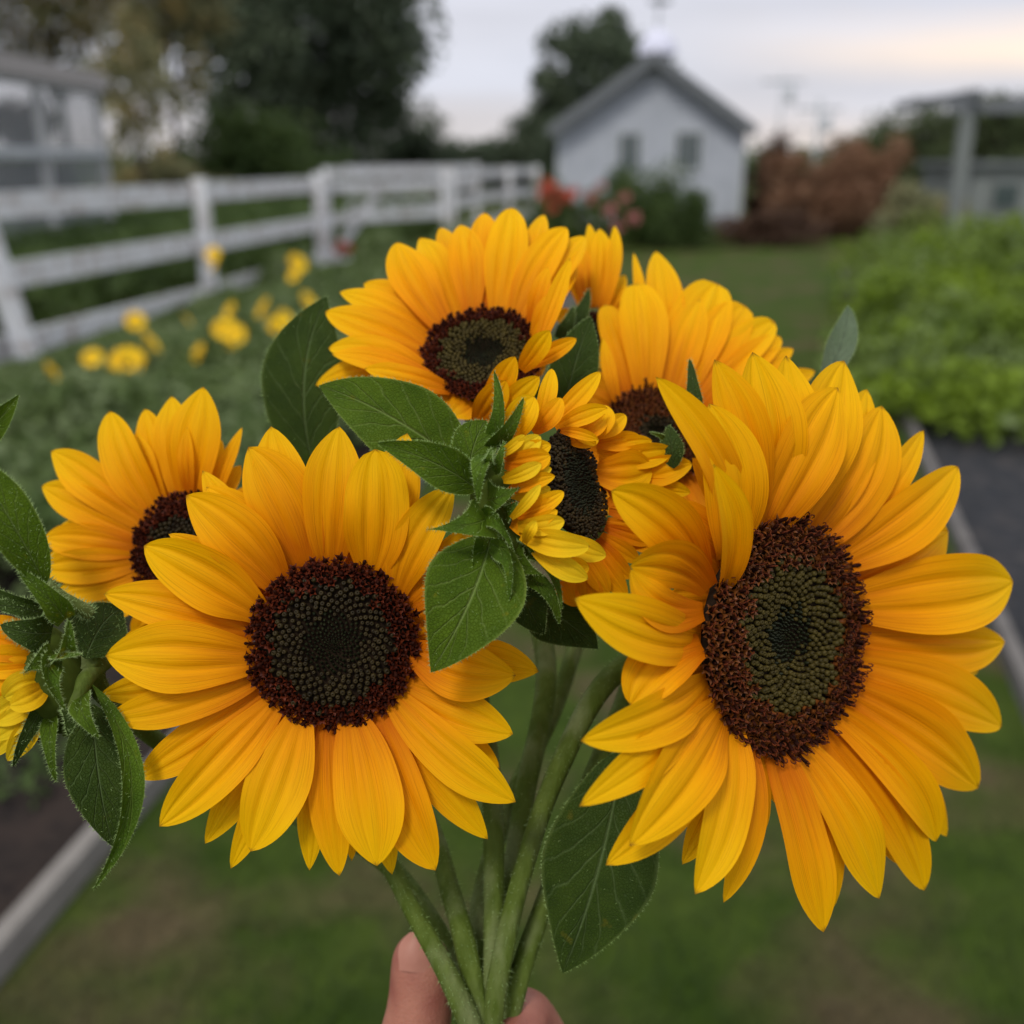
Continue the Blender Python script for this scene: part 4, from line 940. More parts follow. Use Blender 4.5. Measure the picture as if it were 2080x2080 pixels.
# ---- leaves as small quads
def leafquads(P, size, r_, tilt=1.0, aspect=.6):
    m = len(P); n = r_.normal(0, 1, (m, 3)); n[:, 2] = np.abs(n[:, 2]) + .25; n /= np.linalg.norm(n, axis=1)[:, None]
    a = np.cross(n, r_.normal(0, 1, (m, 3))); a /= np.linalg.norm(a, axis=1)[:, None]; b = np.cross(n, a)
    s = (size*r_.uniform(.6, 1.3, m))[:, None]
    V = np.stack([P - a*s*.5, P - b*s*.5*aspect + n*s*.06, P + a*s*.5, P + b*s*.5*aspect + n*s*.06], 1).reshape(-1, 3)
    return V, np.arange(m*4).reshape(-1, 4)
def crown_points(c, rad, n, r_, clumps=60, cs=.24, hollow=.55, flat=None):
    c = np.array(c); rad = np.array(rad); d = r_.normal(0, 1, (clumps, 3)); d /= np.linalg.norm(d, axis=1)[:, None]
    rr = r_.uniform(hollow, 1, clumps)[:, None]**.7; CC = c + d*rr*rad*.85
    k = r_.randint(0, clumps, n); q = r_.normal(0, 1, (n, 3)); q /= np.linalg.norm(q, axis=1)[:, None]
    q *= r_.rand(n, 1)**.5
    cz = r_.uniform(.6, 1.35, clumps)[k][:, None]
    P = CC[k] + q*rad*cs*cz
    return P
def tree(name, label, cat, c, rad, n, leaf, mat, seed, clumps=60, cs=.26, hollow=.5, trunk=.25, limbs=7, group=None):
    r_ = np.random.RandomState(seed); base = (c[0], c[1], 0)
    t = empty(name, base, label, cat, group)
    P = crown_points(c, rad, n, r_, clumps, cs, hollow); P = P[P[:, 2] > .05]
    V, F = leafquads(P, leaf, r_); mk('crown', V, F, mat, t, smooth=False)
    if trunk:
        top = np.array([c[0]+r_.uniform(-.2, .2), c[1], c[2]+rad[2]*.45]); parts = []
        V, F = tube(spline([(c[0], c[1], -.05), (c[0]+.1, c[1], c[2]*.45), top], 6), np.linspace(trunk, trunk*.3, 13), 9); mk('trunk', V, F, M_bark, t)
        for k in range(limbs):
            a = 6.28*k/limbs + r_.uniform(-.3, .3); h = r_.uniform(.35, .9)
            s0 = np.array([c[0], c[1], c[2]*h*.9]); e0 = np.array(c) + np.array([math.cos(a)*rad[0]*.75, math.sin(a)*rad[1]*.75, rad[2]*r_.uniform(-.2, .6)])
            V, F = tube(spline([s0, (s0+e0)/2 + (0, 0, .12*rad[2]), e0], 5), np.linspace(trunk*.45, trunk*.08, 11), 6); mk('limb', V, F, M_bark, t)
    return t
def shrub(name, label, cat, c, rad, n, leaf, mat, seed, group=None, stems=6, **k):
    r_ = np.random.RandomState(seed); t = empty(name, (c[0], c[1], 0), label, cat, group)
    P = crown_points(c, rad, n, r_, k.get('clumps', 30), k.get('cs', .34), k.get('hollow', .2)); P = P[P[:, 2] > .02]
    V, F = leafquads(P, leaf, r_); mk('foliage', V, F, mat, t, smooth=False)
    for q in range(stems):
        a = 6.28*q/stems; V, F = tube(spline([(c[0]+.05*math.cos(a), c[1]+.05*math.sin(a), -.02), (c[0]+rad[0]*.5*math.cos(a), c[1]+rad[1]*.5*math.sin(a), c[2]+rad[2]*.2)], 4), [.02, .017, .014, .01, .008], 6)
        mk('stem', V, F, M_bark, t)
    return t
def X(px, Y): return float(gh(px, 300, Y)[0])
# big dark tree and its neighbours
tree('broad_tree', 'huge dark green broadleaf tree rising behind the white fence, left of the open sky', 'tree', (X(572, 33), 33, 5.6), (4.35, 3.4, 5.5), 40000, .25, F_dark, 1, clumps=130, cs=.22, hollow=.35, trunk=.4)
tree('loose_tree', 'loose olive-leaved tree at top left with bright sky gaps, behind the greenhouse roof', 'tree', (X(120, 22), 22, 4.9), (3.3, 2.6, 2.4), 12500, .16, F_olive, 2, clumps=90, cs=.19, hollow=.2, trunk=.13, limbs=7)
tree('loose_tree', 'thin yellowish-green tree between the greenhouse and the huge dark tree', 'tree', (X(330, 26), 26, 4.9), (2.2, 1.6, 2.9), 10500, .16, F_olive, 3, clumps=76, cs=.20, hollow=.2, trunk=.10, limbs=6)
tree('loose_tree', 'airy olive tree with hanging twigs beside the right corner of the greenhouse', 'tree', (X(262, 20), 20, 2.6), (1.0, 1.0, 1.5), 2600, .12, F_olive, 4, clumps=44, cs=.20, hollow=.2, trunk=.05, limbs=6)
shrub('hedge', 'mid-green rounded hedge in front of the huge dark tree, above the fence rail', 'hedge', (X(490, 25), 25, 1.0), (2.4, 1.2, 1.45), 11000, .16, F_green, 5, clumps=50)
shrub('hedge', 'brownish-green low hedge right of the greenhouse corner, above the fence rail', 'hedge', (X(300, 22), 22, .75), (1.7, 1.0, .95), 6000, .14, F_olive, 6, clumps=40)
tree('round_tree', 'dark rounded tree standing directly behind the roof of the small white house', 'tree', (X(1125, 36), 36, 3.8), (2.5, 1.9, 2.2), 12000, .22, F_dark, 7, clumps=60, cs=.26, trunk=.2)
for k, (px, Y, r0, h, lab) in enumerate([(1100, 34, 1.6, 2.7, 'dark green shrubby tree low behind the left eave of the house'), (1010, 40, 2.2, 2.6, 'low dark tree left of the small house, right of the sky notch'),
                                    (860, 42, 2.0, 2.1, 'low dark tree right beside the huge dark tree, under the open sky'), (740, 40, 2.6, 3.4, 'dark tree at the foot of the huge dark tree, right side'), (1050, 37, 1.5, 4.0, 'dark tree between the low tree line and the round tree behind the house'), (935, 48, 2.2, 1.9, 'lowest dark bush in the sky notch left of the house')]):
    tree('hedge_tree', lab, 'tree', (X(px, Y), Y, h*.55), (r0, 1.5, h*.58), 6000, .22, F_dark, 20+k, clumps=45, cs=.3, hollow=.2, trunk=.12)
for k, (px, Y, r0, h, m, lab) in enumerate([(1690, 50, 3.6, 3.0, F_hedge, 'low green tree at the left end of the tree bank at right'), (1770, 46, 3.4, 4.1, F_hedge, 'green tree behind the pale pergola post'),
                                       (1880, 44, 3.2, 4.1, F_hedge, 'green tree right of the pale pergola post under the beam'), (1985, 46, 3.4, 4.3, F_hedge, 'green tree at the right edge behind the pergola beam')]):
    tree('bank_tree', lab, 'tree', (X(px, Y), Y, h*.5), (r0, 2.0, h*.55), 7000, .24, m, 30+k, clumps=50, cs=.3, hollow=.2, trunk=.15)
shrub('rust_shrub', 'dark brown upright shrub against the right wall of the small house', 'shrub', (X(1450, 24), 24, .85), (.85, .7, 1.15), 6000, .12, F_brown, 40)
shrub('rust_shrub', 'rust-coloured bushy shrub in the middle distance, right of the dark brown one', 'shrub', (X(1530, 21), 21, .72), (1.15, .8, 1.05), 8000, .10, F_rust, 41)
shrub('rust_shrub', 'tallest rust-red shrub, left of the pergola post', 'shrub', (X(1640, 21), 21, .85), (1.0, .8, 1.12), 8000, .10, F_rust, 42)
shrub('rust_shrub', 'rusty shrub filling the gap between the two taller rust shrubs', 'shrub', (X(1585, 20.6), 20.6, .62), (.95, .7, .90), 7000, .10, F_rust, 45)
shrub('rust_shrub', 'low brown dry shrub at the far edge of the lawn', 'shrub', (X(1480, 18.4), 18.4, .25), (1.3, .5, .42), 5000, .09, F_brown, 43)
shrub('olive_shrub', 'olive-brown shrub at the foot of the pergola post', 'shrub', (X(1745, 18), 18, .5), (.8, .7, .62), 5000, .10, F_olive, 44)
o = None
r_ = np.random.RandomState(50)
P = np.stack([r_.uniform(-70, 75, 26000), r_.uniform(80, 96, 26000), np.abs(r_.normal(0, .9, 26000))], 1); V, F = leafquads(P, .7, r_)
o = mk('distant_hedgerow', V, F, F_hedge, smooth=False, kind='stuff'); tag(o, 'far dark hedgerow running along the horizon behind the garden', 'hedgerow')

# ---- small white house with cupola
hx0, hx1, hy = X(1056, 23.4), X(1396, 23.4), 23.4
HW, HD, EV, RG = hx1-hx0, 5.5, 2.12, 3.42
hcx = (hx0+hx1)/2; ANG = R(-5)
house = empty('small_house', (hcx, hy, 0), 'small pale blue-grey gabled house with a cupola, beyond the lawn', 'house')
def hv(V): return rotz(np.asarray(V, float) + (hcx, hy, 0), ANG, (hcx, hy, 0))
# walls as a prism
w2 = HW/2
V = [(-w2, 0, 0), (w2, 0, 0), (w2, 0, EV), (0, 0, RG), (-w2, 0, EV)]; V = V + [(x, HD, z) for x, _, z in V]
mk('wall', hv(V), [(0, 1, 2, 3, 4), (9, 8, 7, 6, 5), (0, 5, 6, 1), (1, 6, 7, 2), (4, 9, 5, 0)], M_siding, house, smooth=False)
z = .1
while z < RG-.12:          # clapboards, each a piece with its lower edge standing out
    def half(zz): return w2 if zz <= EV else w2*(RG-zz)/(RG-EV)
    a, b = half(z), half(z+.15)
    if b > .12:
        V = [(-a, -.035, z), (a, -.035, z), (b, -.012, z+.148), (-b, -.012, z+.148), (-a, -.002, z), (a, -.002, z), (b, -.002, z+.148), (-b, -.002, z+.148)]
        mk('siding_board', hv(V), [(0, 1, 2, 3), (5, 4, 7, 6), (4, 5, 1, 0), (3, 2, 6, 7), (0, 3, 7, 4), (1, 5, 6, 2)], M_siding, house, smooth=False)
    z += .15
sl = math.hypot(w2, RG-EV); ux, uz = w2/sl, (RG-EV)/sl
roof_parts = []
for s in (-1, 1):
    e = (s*(w2+.28*ux), EV-.28*uz); r0 = (0, RG)
    V = [(e[0], -.35, e[1]+.02), (r0[0], -.35, r0[1]+.02), (r0[0], HD+.3, r0[1]+.02), (e[0], HD+.3, e[1]+.02)]; V += [(x, y, zz+.12) for x, y, zz in V]
    mk('roof', hv(V), [(0, 1, 2, 3), (7, 6, 5, 4), (0, 4, 5, 1), (1, 5, 6, 2), (2, 6, 7, 3), (3, 7, 4, 0)], M_roof, house, smooth=False)
    V, F = bar((e[0]*1.0, -.37, e[1]+.0), (s*.01, -.37, RG+.0), .03, .2, up=(0, 0, 1)); mk('barge_board', hv(V), F, M_metal, house, smooth=False)
    V, F = box(s*w2-.06, s*w2+.06, -.06, .02, 0, EV-.02); mk('corner_board', hv(V), F, M_trim, house, smooth=False)
for (cx_, wd, z0, z1) in [(X(1187, 23.4)-hcx, .42, 1.02, 1.72), (X(1297, 23.4)-hcx, .50, 1.02, 1.74)]:
    z0 += .22; z1 += .22; fr = []
    for bx in ((cx_-wd/2-.08, cx_-wd/2, z0-.08, z1+.08), (cx_+wd/2, cx_+wd/2+.08, z0-.08, z1+.08), (cx_-wd/2, cx_+wd/2, z1, z1+.08), (cx_-wd/2, cx_+wd/2, z0-.08, z0), (cx_-.015, cx_+.015, z0, z1)):
        fr.append(box(bx[0], bx[1], -.075, -.03, bx[2], bx[3]))
    V, F = join(fr); w_ = mk('window', hv(V), F, M_trim, house, smooth=False)
    V, F = box(cx_-wd/2, cx_+wd/2, -.048, -.037, z0, z1); mk('pane', hv(V), F, M_dglass, w_, smooth=False)
M_dome = simple('painted_dome', (.70, .70, .82), (.66, .66, .78), scale=4, rough=.4); cux, cuy = X(1236, 23.4)-hcx-.02, .9
V, F = box(cux-.33, cux+.33, cuy-.33, cuy+.33, RG-.3, RG+.16); cu = mk('cupola', hv(V), F, M_metal, house, smooth=False)
V, F = lathe([(.44, 0), (.42, .12), (.36, .26), (.24, .40), (.08, .50), (.01, .52)], 14); mk('cupola_roof', hv(V + (cux, cuy, RG+.16)), F, M_dome, cu, smooth=False)
V, F = tube([(cux, cuy, RG+.6), (cux, cuy, RG+1.45)], .018, 6); mk('weather_vane', hv(V), F, M_metal, cu)
V, F = bar((cux-.2, cuy, RG+1.2), (cux+.25, cuy, RG+1.2), .02, .1); mk('weather_vane_arrow', hv(V), F, M_metal, cu, smooth=False)

# ---- white board fence
def post(p, h, e, w=.125):
    V, F = box(p[0]-w/2, p[0]+w/2, p[1]-w/2, p[1]+w/2, -.1, h); mk('post', V, F, M_white, e, smooth=False)
def rail(a, b, z, e, h=.18, off=.075, th=.03):
    a, b = np.array((*a, z)), np.array((*b, z+rnd.uniform(-.01, .01))); d = unit(b-a); s = unit(np.cross(d, (0, 0, 1)))
    V, F = bar(a - s*off + d*.003, b - s*off - d*.003, th, h); mk('rail', V, F, M_white, e, smooth=False)
F0 = [(-4.25, 1.2), (-4.0, 4.2), (-3.54, 7.24), (-2.98, 10.29), (-2.47, 13.71)]
f1 = empty('board_fence', (-3.3, 9, 0), 'long white three-rail board fence running away at left behind the yellow flowers', 'fence')
for p in F0[:2]+F0[3:]: post(p, 1.27, f1)
V, F = bar((-3.40, 7.24, -.05), (-3.64, 7.24, 1.27), .125, .125, up=(0, 1, 0)); mk('post', V, F, M_white, f1, smooth=False)
for a, b in zip(F0[:-1], F0[1:]):
    for z_ in (1.14, .66, .17): rail(a, b, z_, f1)
G1 = (X(850, 15.9), 15.9)
f2 = empty('garden_gate', (-1.7, 14.8, 0), 'white garden gate with several rails and a diagonal brace, at the corner of the fence', 'gate')
ga, gb = lerp2((-2.47, 13.71), G1, .06), lerp2((-2.47, 13.71), G1, .94)
for z_ in (1.27, 1.10, .70, .14):
    V, F = bar((*ga, z_), (*gb, z_), .03, .13); mk('gate_rail', V, F, M_white, f2, smooth=False)
for t in (0, 1.0):
    q = lerp2(ga, gb, t); V, F = box(q[0]-.04, q[0]+.04, q[1]-.065, q[1]-.035, .07, 1.34); mk('gate_stile', V, F, M_white, f2, smooth=False)
q0, q1 = ga, lerp2(ga, gb, .42)
V, F = bar((*q0, .2), (*q1, 1.05), .025, .11); V = V + (0, .06, 0); mk('gate_brace', V, F, M_white, f2, smooth=False)
f3 = empty('board_fence', (G1[0], G1[1], 0), 'short white board fence from the gate towards the red flowers, lower and farther off', 'fence')
F3 = [G1, (X(905, 18.3), 18.3), (X(960, 20.6), 20.6), (X(1012, 22.8), 22.8)]
for p in (F3[0], F3[2], F3[3]): post(p, 1.30, f3)
for a, b in zip(F3[:-1], F3[1:]):
    for z_ in (1.20, .80, .36): rail(a, b, z_, f3)
f4 = empty('board_fence', (-3.2, 19, 0), 'far white fence seen through the gate, behind the corner post', 'fence')
F4 = [(X(655, 18.5), 18.5), (X(735, 19.5), 19.5), (X(815, 20.5), 20.5), (X(900, 22), 22)]
for p in F4[-1:]: post(p, 1.36, f4, .09)
for a, b in zip(F4[:-1], F4[1:]):
    for z_ in (1.24, .95, .6): rail(a, b, z_, f4)

# ---- greenhouse at the left edge
gh_e = empty('greenhouse', (-6.4, 12, 0), 'white-framed greenhouse with grey roof edge at the left edge behind the fence', 'greenhouse')
gA, gB = np.array([-5.85, 7.5]), np.array([X(196, 16.2), 16.2]); gd = unit(gB-gA); gn = np.array([gd[1], -gd[0]])
def gq(s, o, z): p = gA + gd*s + gn*o; return (p[0], p[1], z)
GL = float(np.linalg.norm(gB-gA))
def gbar(s0, o0, z0, s1, o1, z1, w, h, name, mat, par=None, up=(0, 0, 1)):
    V, F = bar(gq(s0, o0, z0), gq(s1, o1, z1), w, h, up); return mk(name, V, F, mat, par or gh_e, smooth=False)
M_ghwall = simple('greenhouse_lining', (.82, .74, .56), (.66, .58, .44), scale=1.2, rough=.8)
def glass_mat():
    m, t, b = nodes('greenhouse_glass'); n, l = t.nodes, t.links
    tr = n.new('ShaderNodeBsdfTransparent'); mx = n.new('ShaderNodeMixShader'); mx.inputs[0].default_value = .25
    setp(b, Roughness=.15, Specular_IOR_Level=.8); b.inputs['Base Color'].default_value = (.45, .48, .5, 1)
    o = [x for x in n if x.type == 'OUTPUT_MATERIAL'][0]; l.new(tr.outputs[0], mx.inputs[1]); l.new(b.outputs[0], mx.inputs[2]); l.new(mx.outputs[0], o.inputs[0]); return m
M_gglass = glass_mat()
ns = 4; M_pale0 = simple('frame_paint', (.50, .50, .50), (.40, .40, .40), scale=5)
for k in range(ns+1): gbar(GL*k/ns, 0, 0, GL*k/ns, 0, 2.36, .10, .10, 'frame_post', M_pale0, up=(1, 0, 0))
for z_, w_ in ((.45, .10), (1.52, .12), (2.36, .1)): gbar(-.05, .004, z_, GL+.05, .004, z_, .112, w_, 'frame_rail', M_trim)
for k in range(ns):
    for z0, z1 in ((.5, 1.46), (1.58, 2.31)):
        V = [gq(GL*k/ns+.055, .0, z0), gq(GL*(k+1)/ns-.055, .0, z0), gq(GL*(k+1)/ns-.055, .0, z1), gq(GL*k/ns+.055, .0, z1), gq(GL*k/ns+.055, .006, z0), gq(GL*(k+1)/ns-.055, .006, z0), gq(GL*(k+1)/ns-.055, .006, z1), gq(GL*k/ns+.055, .006, z1)]
        mk('pane', V, [(0, 1, 2, 3), (7, 6, 5, 4), (0, 4, 5, 1), (1, 5, 6, 2), (2, 6, 7, 3), (3, 7, 4, 0)], M_gglass, gh_e, smooth=False)
M_groof = simple('greenhouse_roof', (.33, .30, .29), (.40, .37, .35), scale=4, rough=.6)
gbar(-.2, .03, 2.50, GL+.15, .03, 2.50, .22, .24, 'gutter', M_groof)
gbar(-.2, -1.5, 2.60, GL+.15, -1.5, 2.60, 2.9, .02, 'roof_glass', M_gglass)
gbar(-.2, -3.0, 1.3, GL, -3.0, 1.3, .06, 2.6, 'back_wall', M_ghwall)
gbar(GL, -.06, 1.2, GL, -2.97, 1.2, .02, 2.3, 'end_pane', M_gglass)
gbar(.0, -.02, .22, GL, -.02, .22, .16, .40, 'base_wall', M_trim)
for k, s in enumerate((7.2, 7.35, 8.1, 8.3)):
    c_ = gq(s, -.6, (1.88, 1.15, 1.95, 1.1)[k])
    shrub('potted_plant', ['reddish-brown bushy plant behind the upper greenhouse panes', 'dark brown plant behind the lower greenhouse panes', 'small olive plant behind the upper pane nearest the greenhouse corner', 'dark green plant behind the lower pane nearest the greenhouse corner'][k], 'plant', c_, ((.5, .4, .30), (.5, .4, .34), (.22, .22, .2), (.32, .3, .3))[k], 2400, .10, (F_brown, M_bark, F_olive, F_dark)[k], 60+k, stems=3)

# ---- pergola frame, outbuilding, poles at right
M_pale = simple('pale_timber', (.22, .24, .225), (.18, .19, .18), scale=6, rough=.8)
pg = empty('pergola', (X(1815, 13), 13, 0), 'pale timber pergola post with a long beam, behind the vegetables at right', 'pergola')
pp = (X(1815, 13), 13.0); pz = 1.95
V, F = box(pp[0]-.07, pp[0]+.07, pp[1]-.07, pp[1]+.07, -.1, pz); mk('post', V, F, M_pale, pg, smooth=False)
pe = (pp[0]+2.6, 11.6); V, F = box(pe[0]-.085, pe[0]+.085, pe[1]-.085, pe[1]+.085, -.1, pz); mk('post', V, F, M_pale, pg, smooth=False)
V, F = bar((pp[0]-.2, pp[1]+.1, pz+.065), (pe[0]+.3, pe[1]-.16, pz+.065), .12, .13); mk('beam', V, F, M_metal, pg, smooth=False)
V, F = bar((pp[0], pp[1]-.28, pz+.19), (pp[0], pp[1]+2.4, pz+.19), .07, .11); mk('rafter', V, F, M_metal, pg, smooth=False)
V, F = bar((pp[0]+1.2, pp[1]-.9, pz+.19), (pp[0]+1.2, pp[1]+1.8, pz+.19), .07, .11); mk('rafter', V, F, M_metal, pg, smooth=False)
ob = empty('outbuilding', (X(1905, 20), 20, 0), 'low grey outbuilding at the right edge, right of the pergola post', 'shed')
ox0 = X(1842, 20); V, F = box(ox0, ox0+4, 20, 22.5, 0, 1.30); mk('wall', V, F, M_pale, ob, smooth=False)
V, F = box(ox0-.12, ox0+4.1, 19.85, 22.6, 1.303, 1.40); mk('roof', V, F, M_roof, ob, smooth=False)
for k in range(2):
    V, F = box(ox0+.35+k*.95, ox0+.9+k*.95, 19.96, 19.997, .55, 1.05); w_ = mk('window', V, F, M_pale, ob, smooth=False)
    V, F = box(ox0+.40+k*.95, ox0+.85+k*.95, 19.945, 19.957, .60, 1.0); mk('pane', V, F, M_dglass, w_, smooth=False)
for px, Y, top, rad, lab in [(1538, 55, 186, .16, 'weathered grey utility pole far off between the house and the tree bank'), (1466, 60, 135, .09, 'thin faint mast right of the house roof')]:
    b_ = gh(px, 300, Y); t_ = gh(px, top, Y); u_ = empty('utility_pole', (b_[0], Y, 0), lab, 'pole')
    V, F = tube([(b_[0], Y, -.2), (b_[0], Y, t_[2])], rad*.7, 8); mk('pole', V, F, M_trim, u_)
    V, F = bar((b_[0]-1.1, Y, t_[2]-.5), (b_[0]+1.1, Y, t_[2]-.5), .12, .14); mk('crossarm', V, F, M_trim, u_, smooth=False)
    V, F = lathe([(.01, 0), (.22, 0), (.24, .1), (.24, .75), (.1, .85), (.01, .86)], 10); mk('transformer', V + (b_[0]+.42, Y-.1, t_[2]-1.6), F, M_trim, u_)

# ---- flower shrubs in front of the house
shrub('flower_shrub', 'green leafy shrub in front of the small house, left of its right corner', 'shrub', (X(1215, 18.5), 18.5, .55), (.95, .7, .95), 9000, .09, F_shrub, 70)
shrub('flower_shrub', 'yellowish-green shrub at the near right foot of the small house', 'shrub', (X(1285, 17.8), 17.8, .38), (.65, .5, .68), 6000, .08, F_green, 71)
shrub('flower_shrub', 'dark leafy plant under the red blooms at the left front of the small house', 'shrub', (X(1070, 19), 19, .4), (.8, .5, .72), 6000, .08, F_shrub, 72)
def blob_bloom(c, r, mat, seed):
    r_ = np.random.RandomState(seed); parts = []
    for k in range(16):
        d = unit(r_.normal(0, 1, 3) + (0, -.5, .3)); V, F, _ = blade(np.array(c), np.array(c)+d*r, np.cross(d, (0.2, .3, 1)), r*.7, 0, .1*r, prof=prof_petal, nu=3, nv=4); parts.append((V, F))
    return join(parts)
def bloomthing(name, label, c, r, mat, seed, group):
    e = empty(name, (c[0], c[1], 0), label, 'flower', group)
    V, F = blob_bloom(c, r, mat, seed); mk('flower_head', V, F, mat, e)
    V, F = tube([(c[0], c[1]+.02, 0), (c[0], c[1]+.01, c[2])], .008, 5); mk('stem', V, F, M_stem, e)
RBL = ['largest red bloom at the left front of the small house', 'red bloom just right of the largest one, by the house', 'small red bloom below the largest red one', 'small red bloom nearest the house corner',
       'upper left pink bloom in the green shrub before the house', 'middle pink bloom in the green shrub before the house', 'pink bloom high in the centre of the shrub before the house', 'lowest right pink bloom of the shrub before the house', 'topmost small pink bloom in front of the house wall',
       'single red bloom low beside the gate post', 'topmost small red bloom left of the house', 'lowest pink bloom just above the topmost sunflower']
for k, (px, py, r, m) in enumerate([(1035, 362, .20, 0), (1066, 372, .16, 0), (1040, 392, .13, 0), (1082, 360, .11, 0), (1120, 372, .13, 1), (1150, 395, .12, 1), (1178, 372, .11, 1), (1196, 412, .13, 1), (1135, 350, .09, 1), (650, 470, .14, 0), (1030, 345, .10, 0), (1165, 430, .12, 1)]):
    Y = 16.6 if k != 9 else 13.2
    bloomthing('red_bloom' if m == 0 else 'pink_bloom', RBL[k], gh(px, py, Y), r*(.92 if k != 9 else 1), M_red if m == 0 else M_pink, 80+k, None if k == 9 else ('red blooms by the house' if m == 0 else 'pink blooms by the house'))

# ---- beds
r_ = np.random.RandomState(90)
def bedleaves(name, n, fx, size, mat, label, cat, seed, aspect=.6):
    r_ = np.random.RandomState(seed); P = fx(r_, n); V, F = leafquads(P, size, r_, aspect=aspect)
    o = mk(name, V, F, mat, smooth=False, kind='stuff'); tag(o, label, cat); return o
def veg(r_, n):
    # low rounded rows, tallest in the middle of the bed
    K = 150; cx_ = r_.uniform(2.1, 7.2, K); cy_ = r_.uniform(5.3, 11.5, K); ok = cx_ > 2.0+.26*(cy_-5.4); cx_, cy_ = cx_[ok], cy_[ok]; K = len(cx_)
    k = r_.randint(0, K, n); hh = ((.34 + .42*np.clip((cy_-5.4)/3.0, 0, 1))*(.80 + .25*np.exp(-((cx_-5.0)/1.3)**2)) + r_.uniform(-.08, .10, K))[k]
    d = r_.normal(0, 1, (n, 3)); d /= np.linalg.norm(d, axis=1)[:, None]; rr = r_.rand(n)**.33
    P = np.stack([cx_[k] + d[:, 0]*.42*rr, cy_[k] + d[:, 1]*.42*rr, np.abs(hh*.62 + d[:, 2]*hh*.55*rr)], 1); return P
bedleaves('vegetable_foliage', 46000, veg, .085, F_veg, 'dense bright green vegetable foliage filling the bed at right', 'vegetables', 91)
def lbed(r_, n):
    y = r_.uniform(3.1, 13.2, n)**1.0; x0 = -3.9+.13*(y-4); x1 = np.minimum(LB0[0]+.17*(y-1)-.35, -.25); x = x0 + (x1-x0)*r_.rand(n)
    h = (.12 + .26*np.clip((x-x0)/1.6, 0, 1))*(0.7+.6*np.array([noise.noise((a*1.3, b*1.3, 0))*.5+.5 for a, b in zip(x, y)])); h = h + .32*np.clip((y-8.8)/3, 0, 1)*np.clip(np.sin(x*5.1+y*2.3)+np.sin(x*2.7-y*3.1)-.3, 0, 1); return np.stack([x, y, h*r_.rand(n)**.5], 1)
bedleaves('bed_foliage', 60000, lbed, .07, F_bed, 'green foliage of the flower bed between the fence and the lawn', 'bed plants', 92)
def fbed(r_, n):
    y = r_.uniform(8, 24, n); x = r_.uniform(-9, -3.6, n) + .17*(y-8); z = .62*r_.rand(n)**.6; return np.stack([x, y, z], 1)
bedleaves('field_plants', 30000, fbed, .13, F_green, 'dark green crop rows behind the white fence', 'crops', 93)
def lowpl(r_, n):
    y = r_.uniform(1.3, 3.3, n); x = -1.25 - r_.rand(n)**1.5*1.8 + .17*(y-1.3); k = np.sin(x*5+y*3)+np.sin(y*7-x*4) > .5; x, y = x[k], y[k]
    return np.stack([x, y, .09*r_.rand(len(x))], 1)
bedleaves('low_weeds', 3500, lowpl, .035, F_shrub, 'sparse low plants on the dark soil at lower left', 'weeds', 94)
# yellow flowers of the bed: petals, disc and stalk each
def make_yellow():
    e = empty('yellow_flower', (0, 0, 0), 'x', 'flower'); c = np.array([0, 0, .6]); n = unit((0, -.8, .6)); e1 = unit(np.cross(n, (0, 0, 1))); e2 = np.cross(n, e1)
    for k in range(13):
        a = 6.28*k/13; o_ = math.cos(a)*e1+math.sin(a)*e2
        V, F, uv = blade(c+o_*.014, c+o_*.072+n*.012, n, .030, 0, .004, nu=5, nv=6); mk('petal', V, F, M_yel, e, uv=uv)
    V, F = lathe([(.019, -.002), (.017, .006), (.008, .010), (.001, .010)], 12); mk('disc', c + V[:, :1]*e1 + V[:, 1:2]*e2 + V[:, 2:3]*n, F, M_bdisc, e)
    V, F = tube(spline([(0, .05, -.02), (.01, .04, .35), c-n*.004], 5), .005, 6); mk('stem', V, F, M_stem, e)
    V, F, uv = blade((.01, .04, .3), (.12, .0, .36), (0, -.3, 1), .05, 0, .01, prof=prof_leaf, nu=5, nv=7); mk('leaf', V, F, F_bed, e, uv=uv)
    return e
def copy_thing(o):
    c = o.copy(); COL.objects.link(c)
    for ch in o.children:
        d = ch.copy(); COL.objects.link(d); d.parent = c
    return c
proto = make_yellow(); first = True
spots = [(410, 495, 7.6, 1.25, 0), (560, 497, 9.0, 1.25, .9), (556, 520, 8.8, 1.0, -.7), (255, 606, 6.3, .9, .2), (283, 650, 6.1, 1.35, .4), (240, 684, 5.7, 1.3, 0), (262, 692, 5.6, 1.1, -.4), (97, 705, 5.5, 1.05, .8), (175, 676, 5.8, .8, .3),
         (375, 670, 6.0, 1.1, -.2), (425, 622, 6.5, 1.1, .3), (447, 638, 6.4, 1.2, -.5), (498, 583, 7.2, 1.2, 0), (525, 618, 6.8, 1.2, 1.1), (580, 570, 7.5, 1.2, .5), (435, 586, 7.2, .9, 0), (352, 604, 7.0, .7, .6), (455, 700, 6.0, .8, -1.0), (536, 600, 7.1, .9, .4), (402, 480, 7.8, .9, .4)]
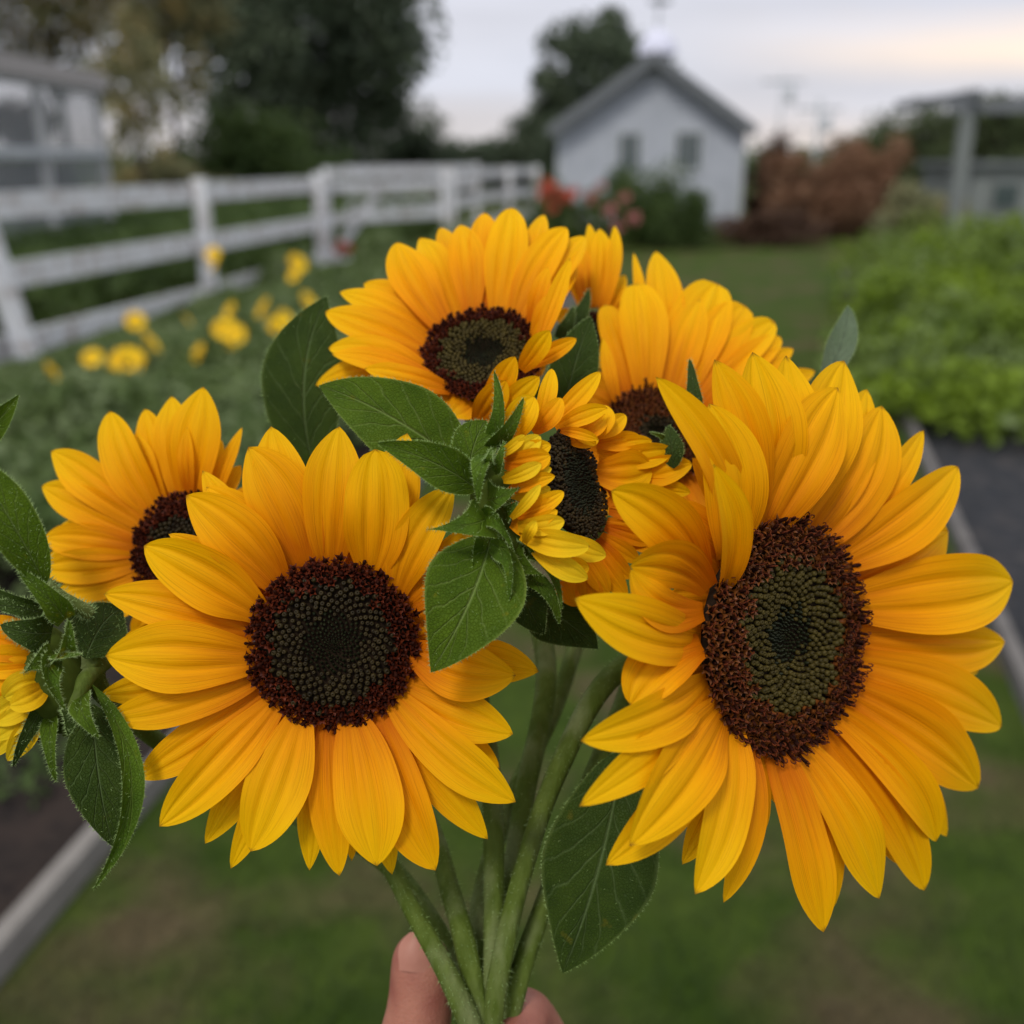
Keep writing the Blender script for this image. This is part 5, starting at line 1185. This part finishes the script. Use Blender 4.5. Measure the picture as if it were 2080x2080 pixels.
labs = ['tallest orange-yellow bloom in front of the second fence post', 'upper of two yellow blooms beside the third fence post', 'lower of two yellow blooms beside the third fence post', 'small yellow bloom above the bright cluster, near the lowest fence rail', 'upper right bloom of the bright yellow cluster left of the bouquet',
        'lower left bloom of the bright yellow cluster left of the bouquet', 'lower right bloom of the bright yellow cluster left of the bouquet', 'lone yellow bloom nearest the foot of the leftmost fence post', 'dim small yellow bloom between the leftmost post and the bright cluster', 'single round yellow bloom right of the bright cluster',
        'left half of the bright double yellow bloom above the big dark leaf', 'right half of the bright double yellow bloom left of the dark leaf', 'yellow bloom high in the bed below the end of the bottom rail', 'turned-aside yellow bloom just left of the upright dark leaf', 'yellow bloom touching the tip of the upright dark leaf',
        'small yellow bloom under the middle fence rail, above the double bloom', 'faint yellow bloom just below the bottom fence rail', 'faint dull yellow bloom low in the leaves beneath the double bloom', 'small yellow bloom behind the turned-aside one', 'small bloom just above the tallest orange-yellow one']
for (px, py, Y, s, rz), lab in zip(spots, labs):
    o = proto if first else copy_thing(proto); first = False
    p = gh(px, py, Y); zz = max(.22, p[2]); sc3 = s*1.02
    o.location = (p[0], p[1], zz-.6*sc3 if zz-.6*sc3 > -.4 else 0); o.scale = (sc3*(.85+.3*abs(math.sin(px))), sc3*.9, sc3); o.rotation_euler = (0, .5*math.sin(px*3), rz*1.4+.9*math.sin(px*7))
    hd = Matrix.Rotation(o.rotation_euler.z, 3, 'Z') @ (Matrix.Rotation(o.rotation_euler.y, 3, 'Y') @ Vector((0, 0, .6*o.scale.z)))
    o.location = (p[0]-hd.x, p[1]-hd.y, zz-hd.z)
    o['label'] = lab; o['category'] = 'flower'; o['group'] = 'yellow flowers blooming in the bed at left'
# near grass
m = 60000; r_ = np.random.RandomState(99)
yy = 1.25 + 7*r_.rand(m)**1.7; xx = (r_.rand(m)*2-1)*(.45+.52*yy)
ok = (xx > LB0[0]+.17*(yy-1.0)+.05) & (xx < RB0[0]+.2588*(yy-1.5)-.05); xx, yy = xx[ok], yy[ok]
P = np.stack([xx, yy, xx*0], 1); D = r_.normal(0, .45, (len(P), 3)); D[:, 2] = 1; D /= np.linalg.norm(D, axis=1)[:, None]
V, F = needles(P, D, .045, .0016, r_)
V = V + 0
o = mk('grass_blades', V, F, M_blade, kind='stuff'); tag(o, 'short mown lawn grass between the two beds', 'grass')
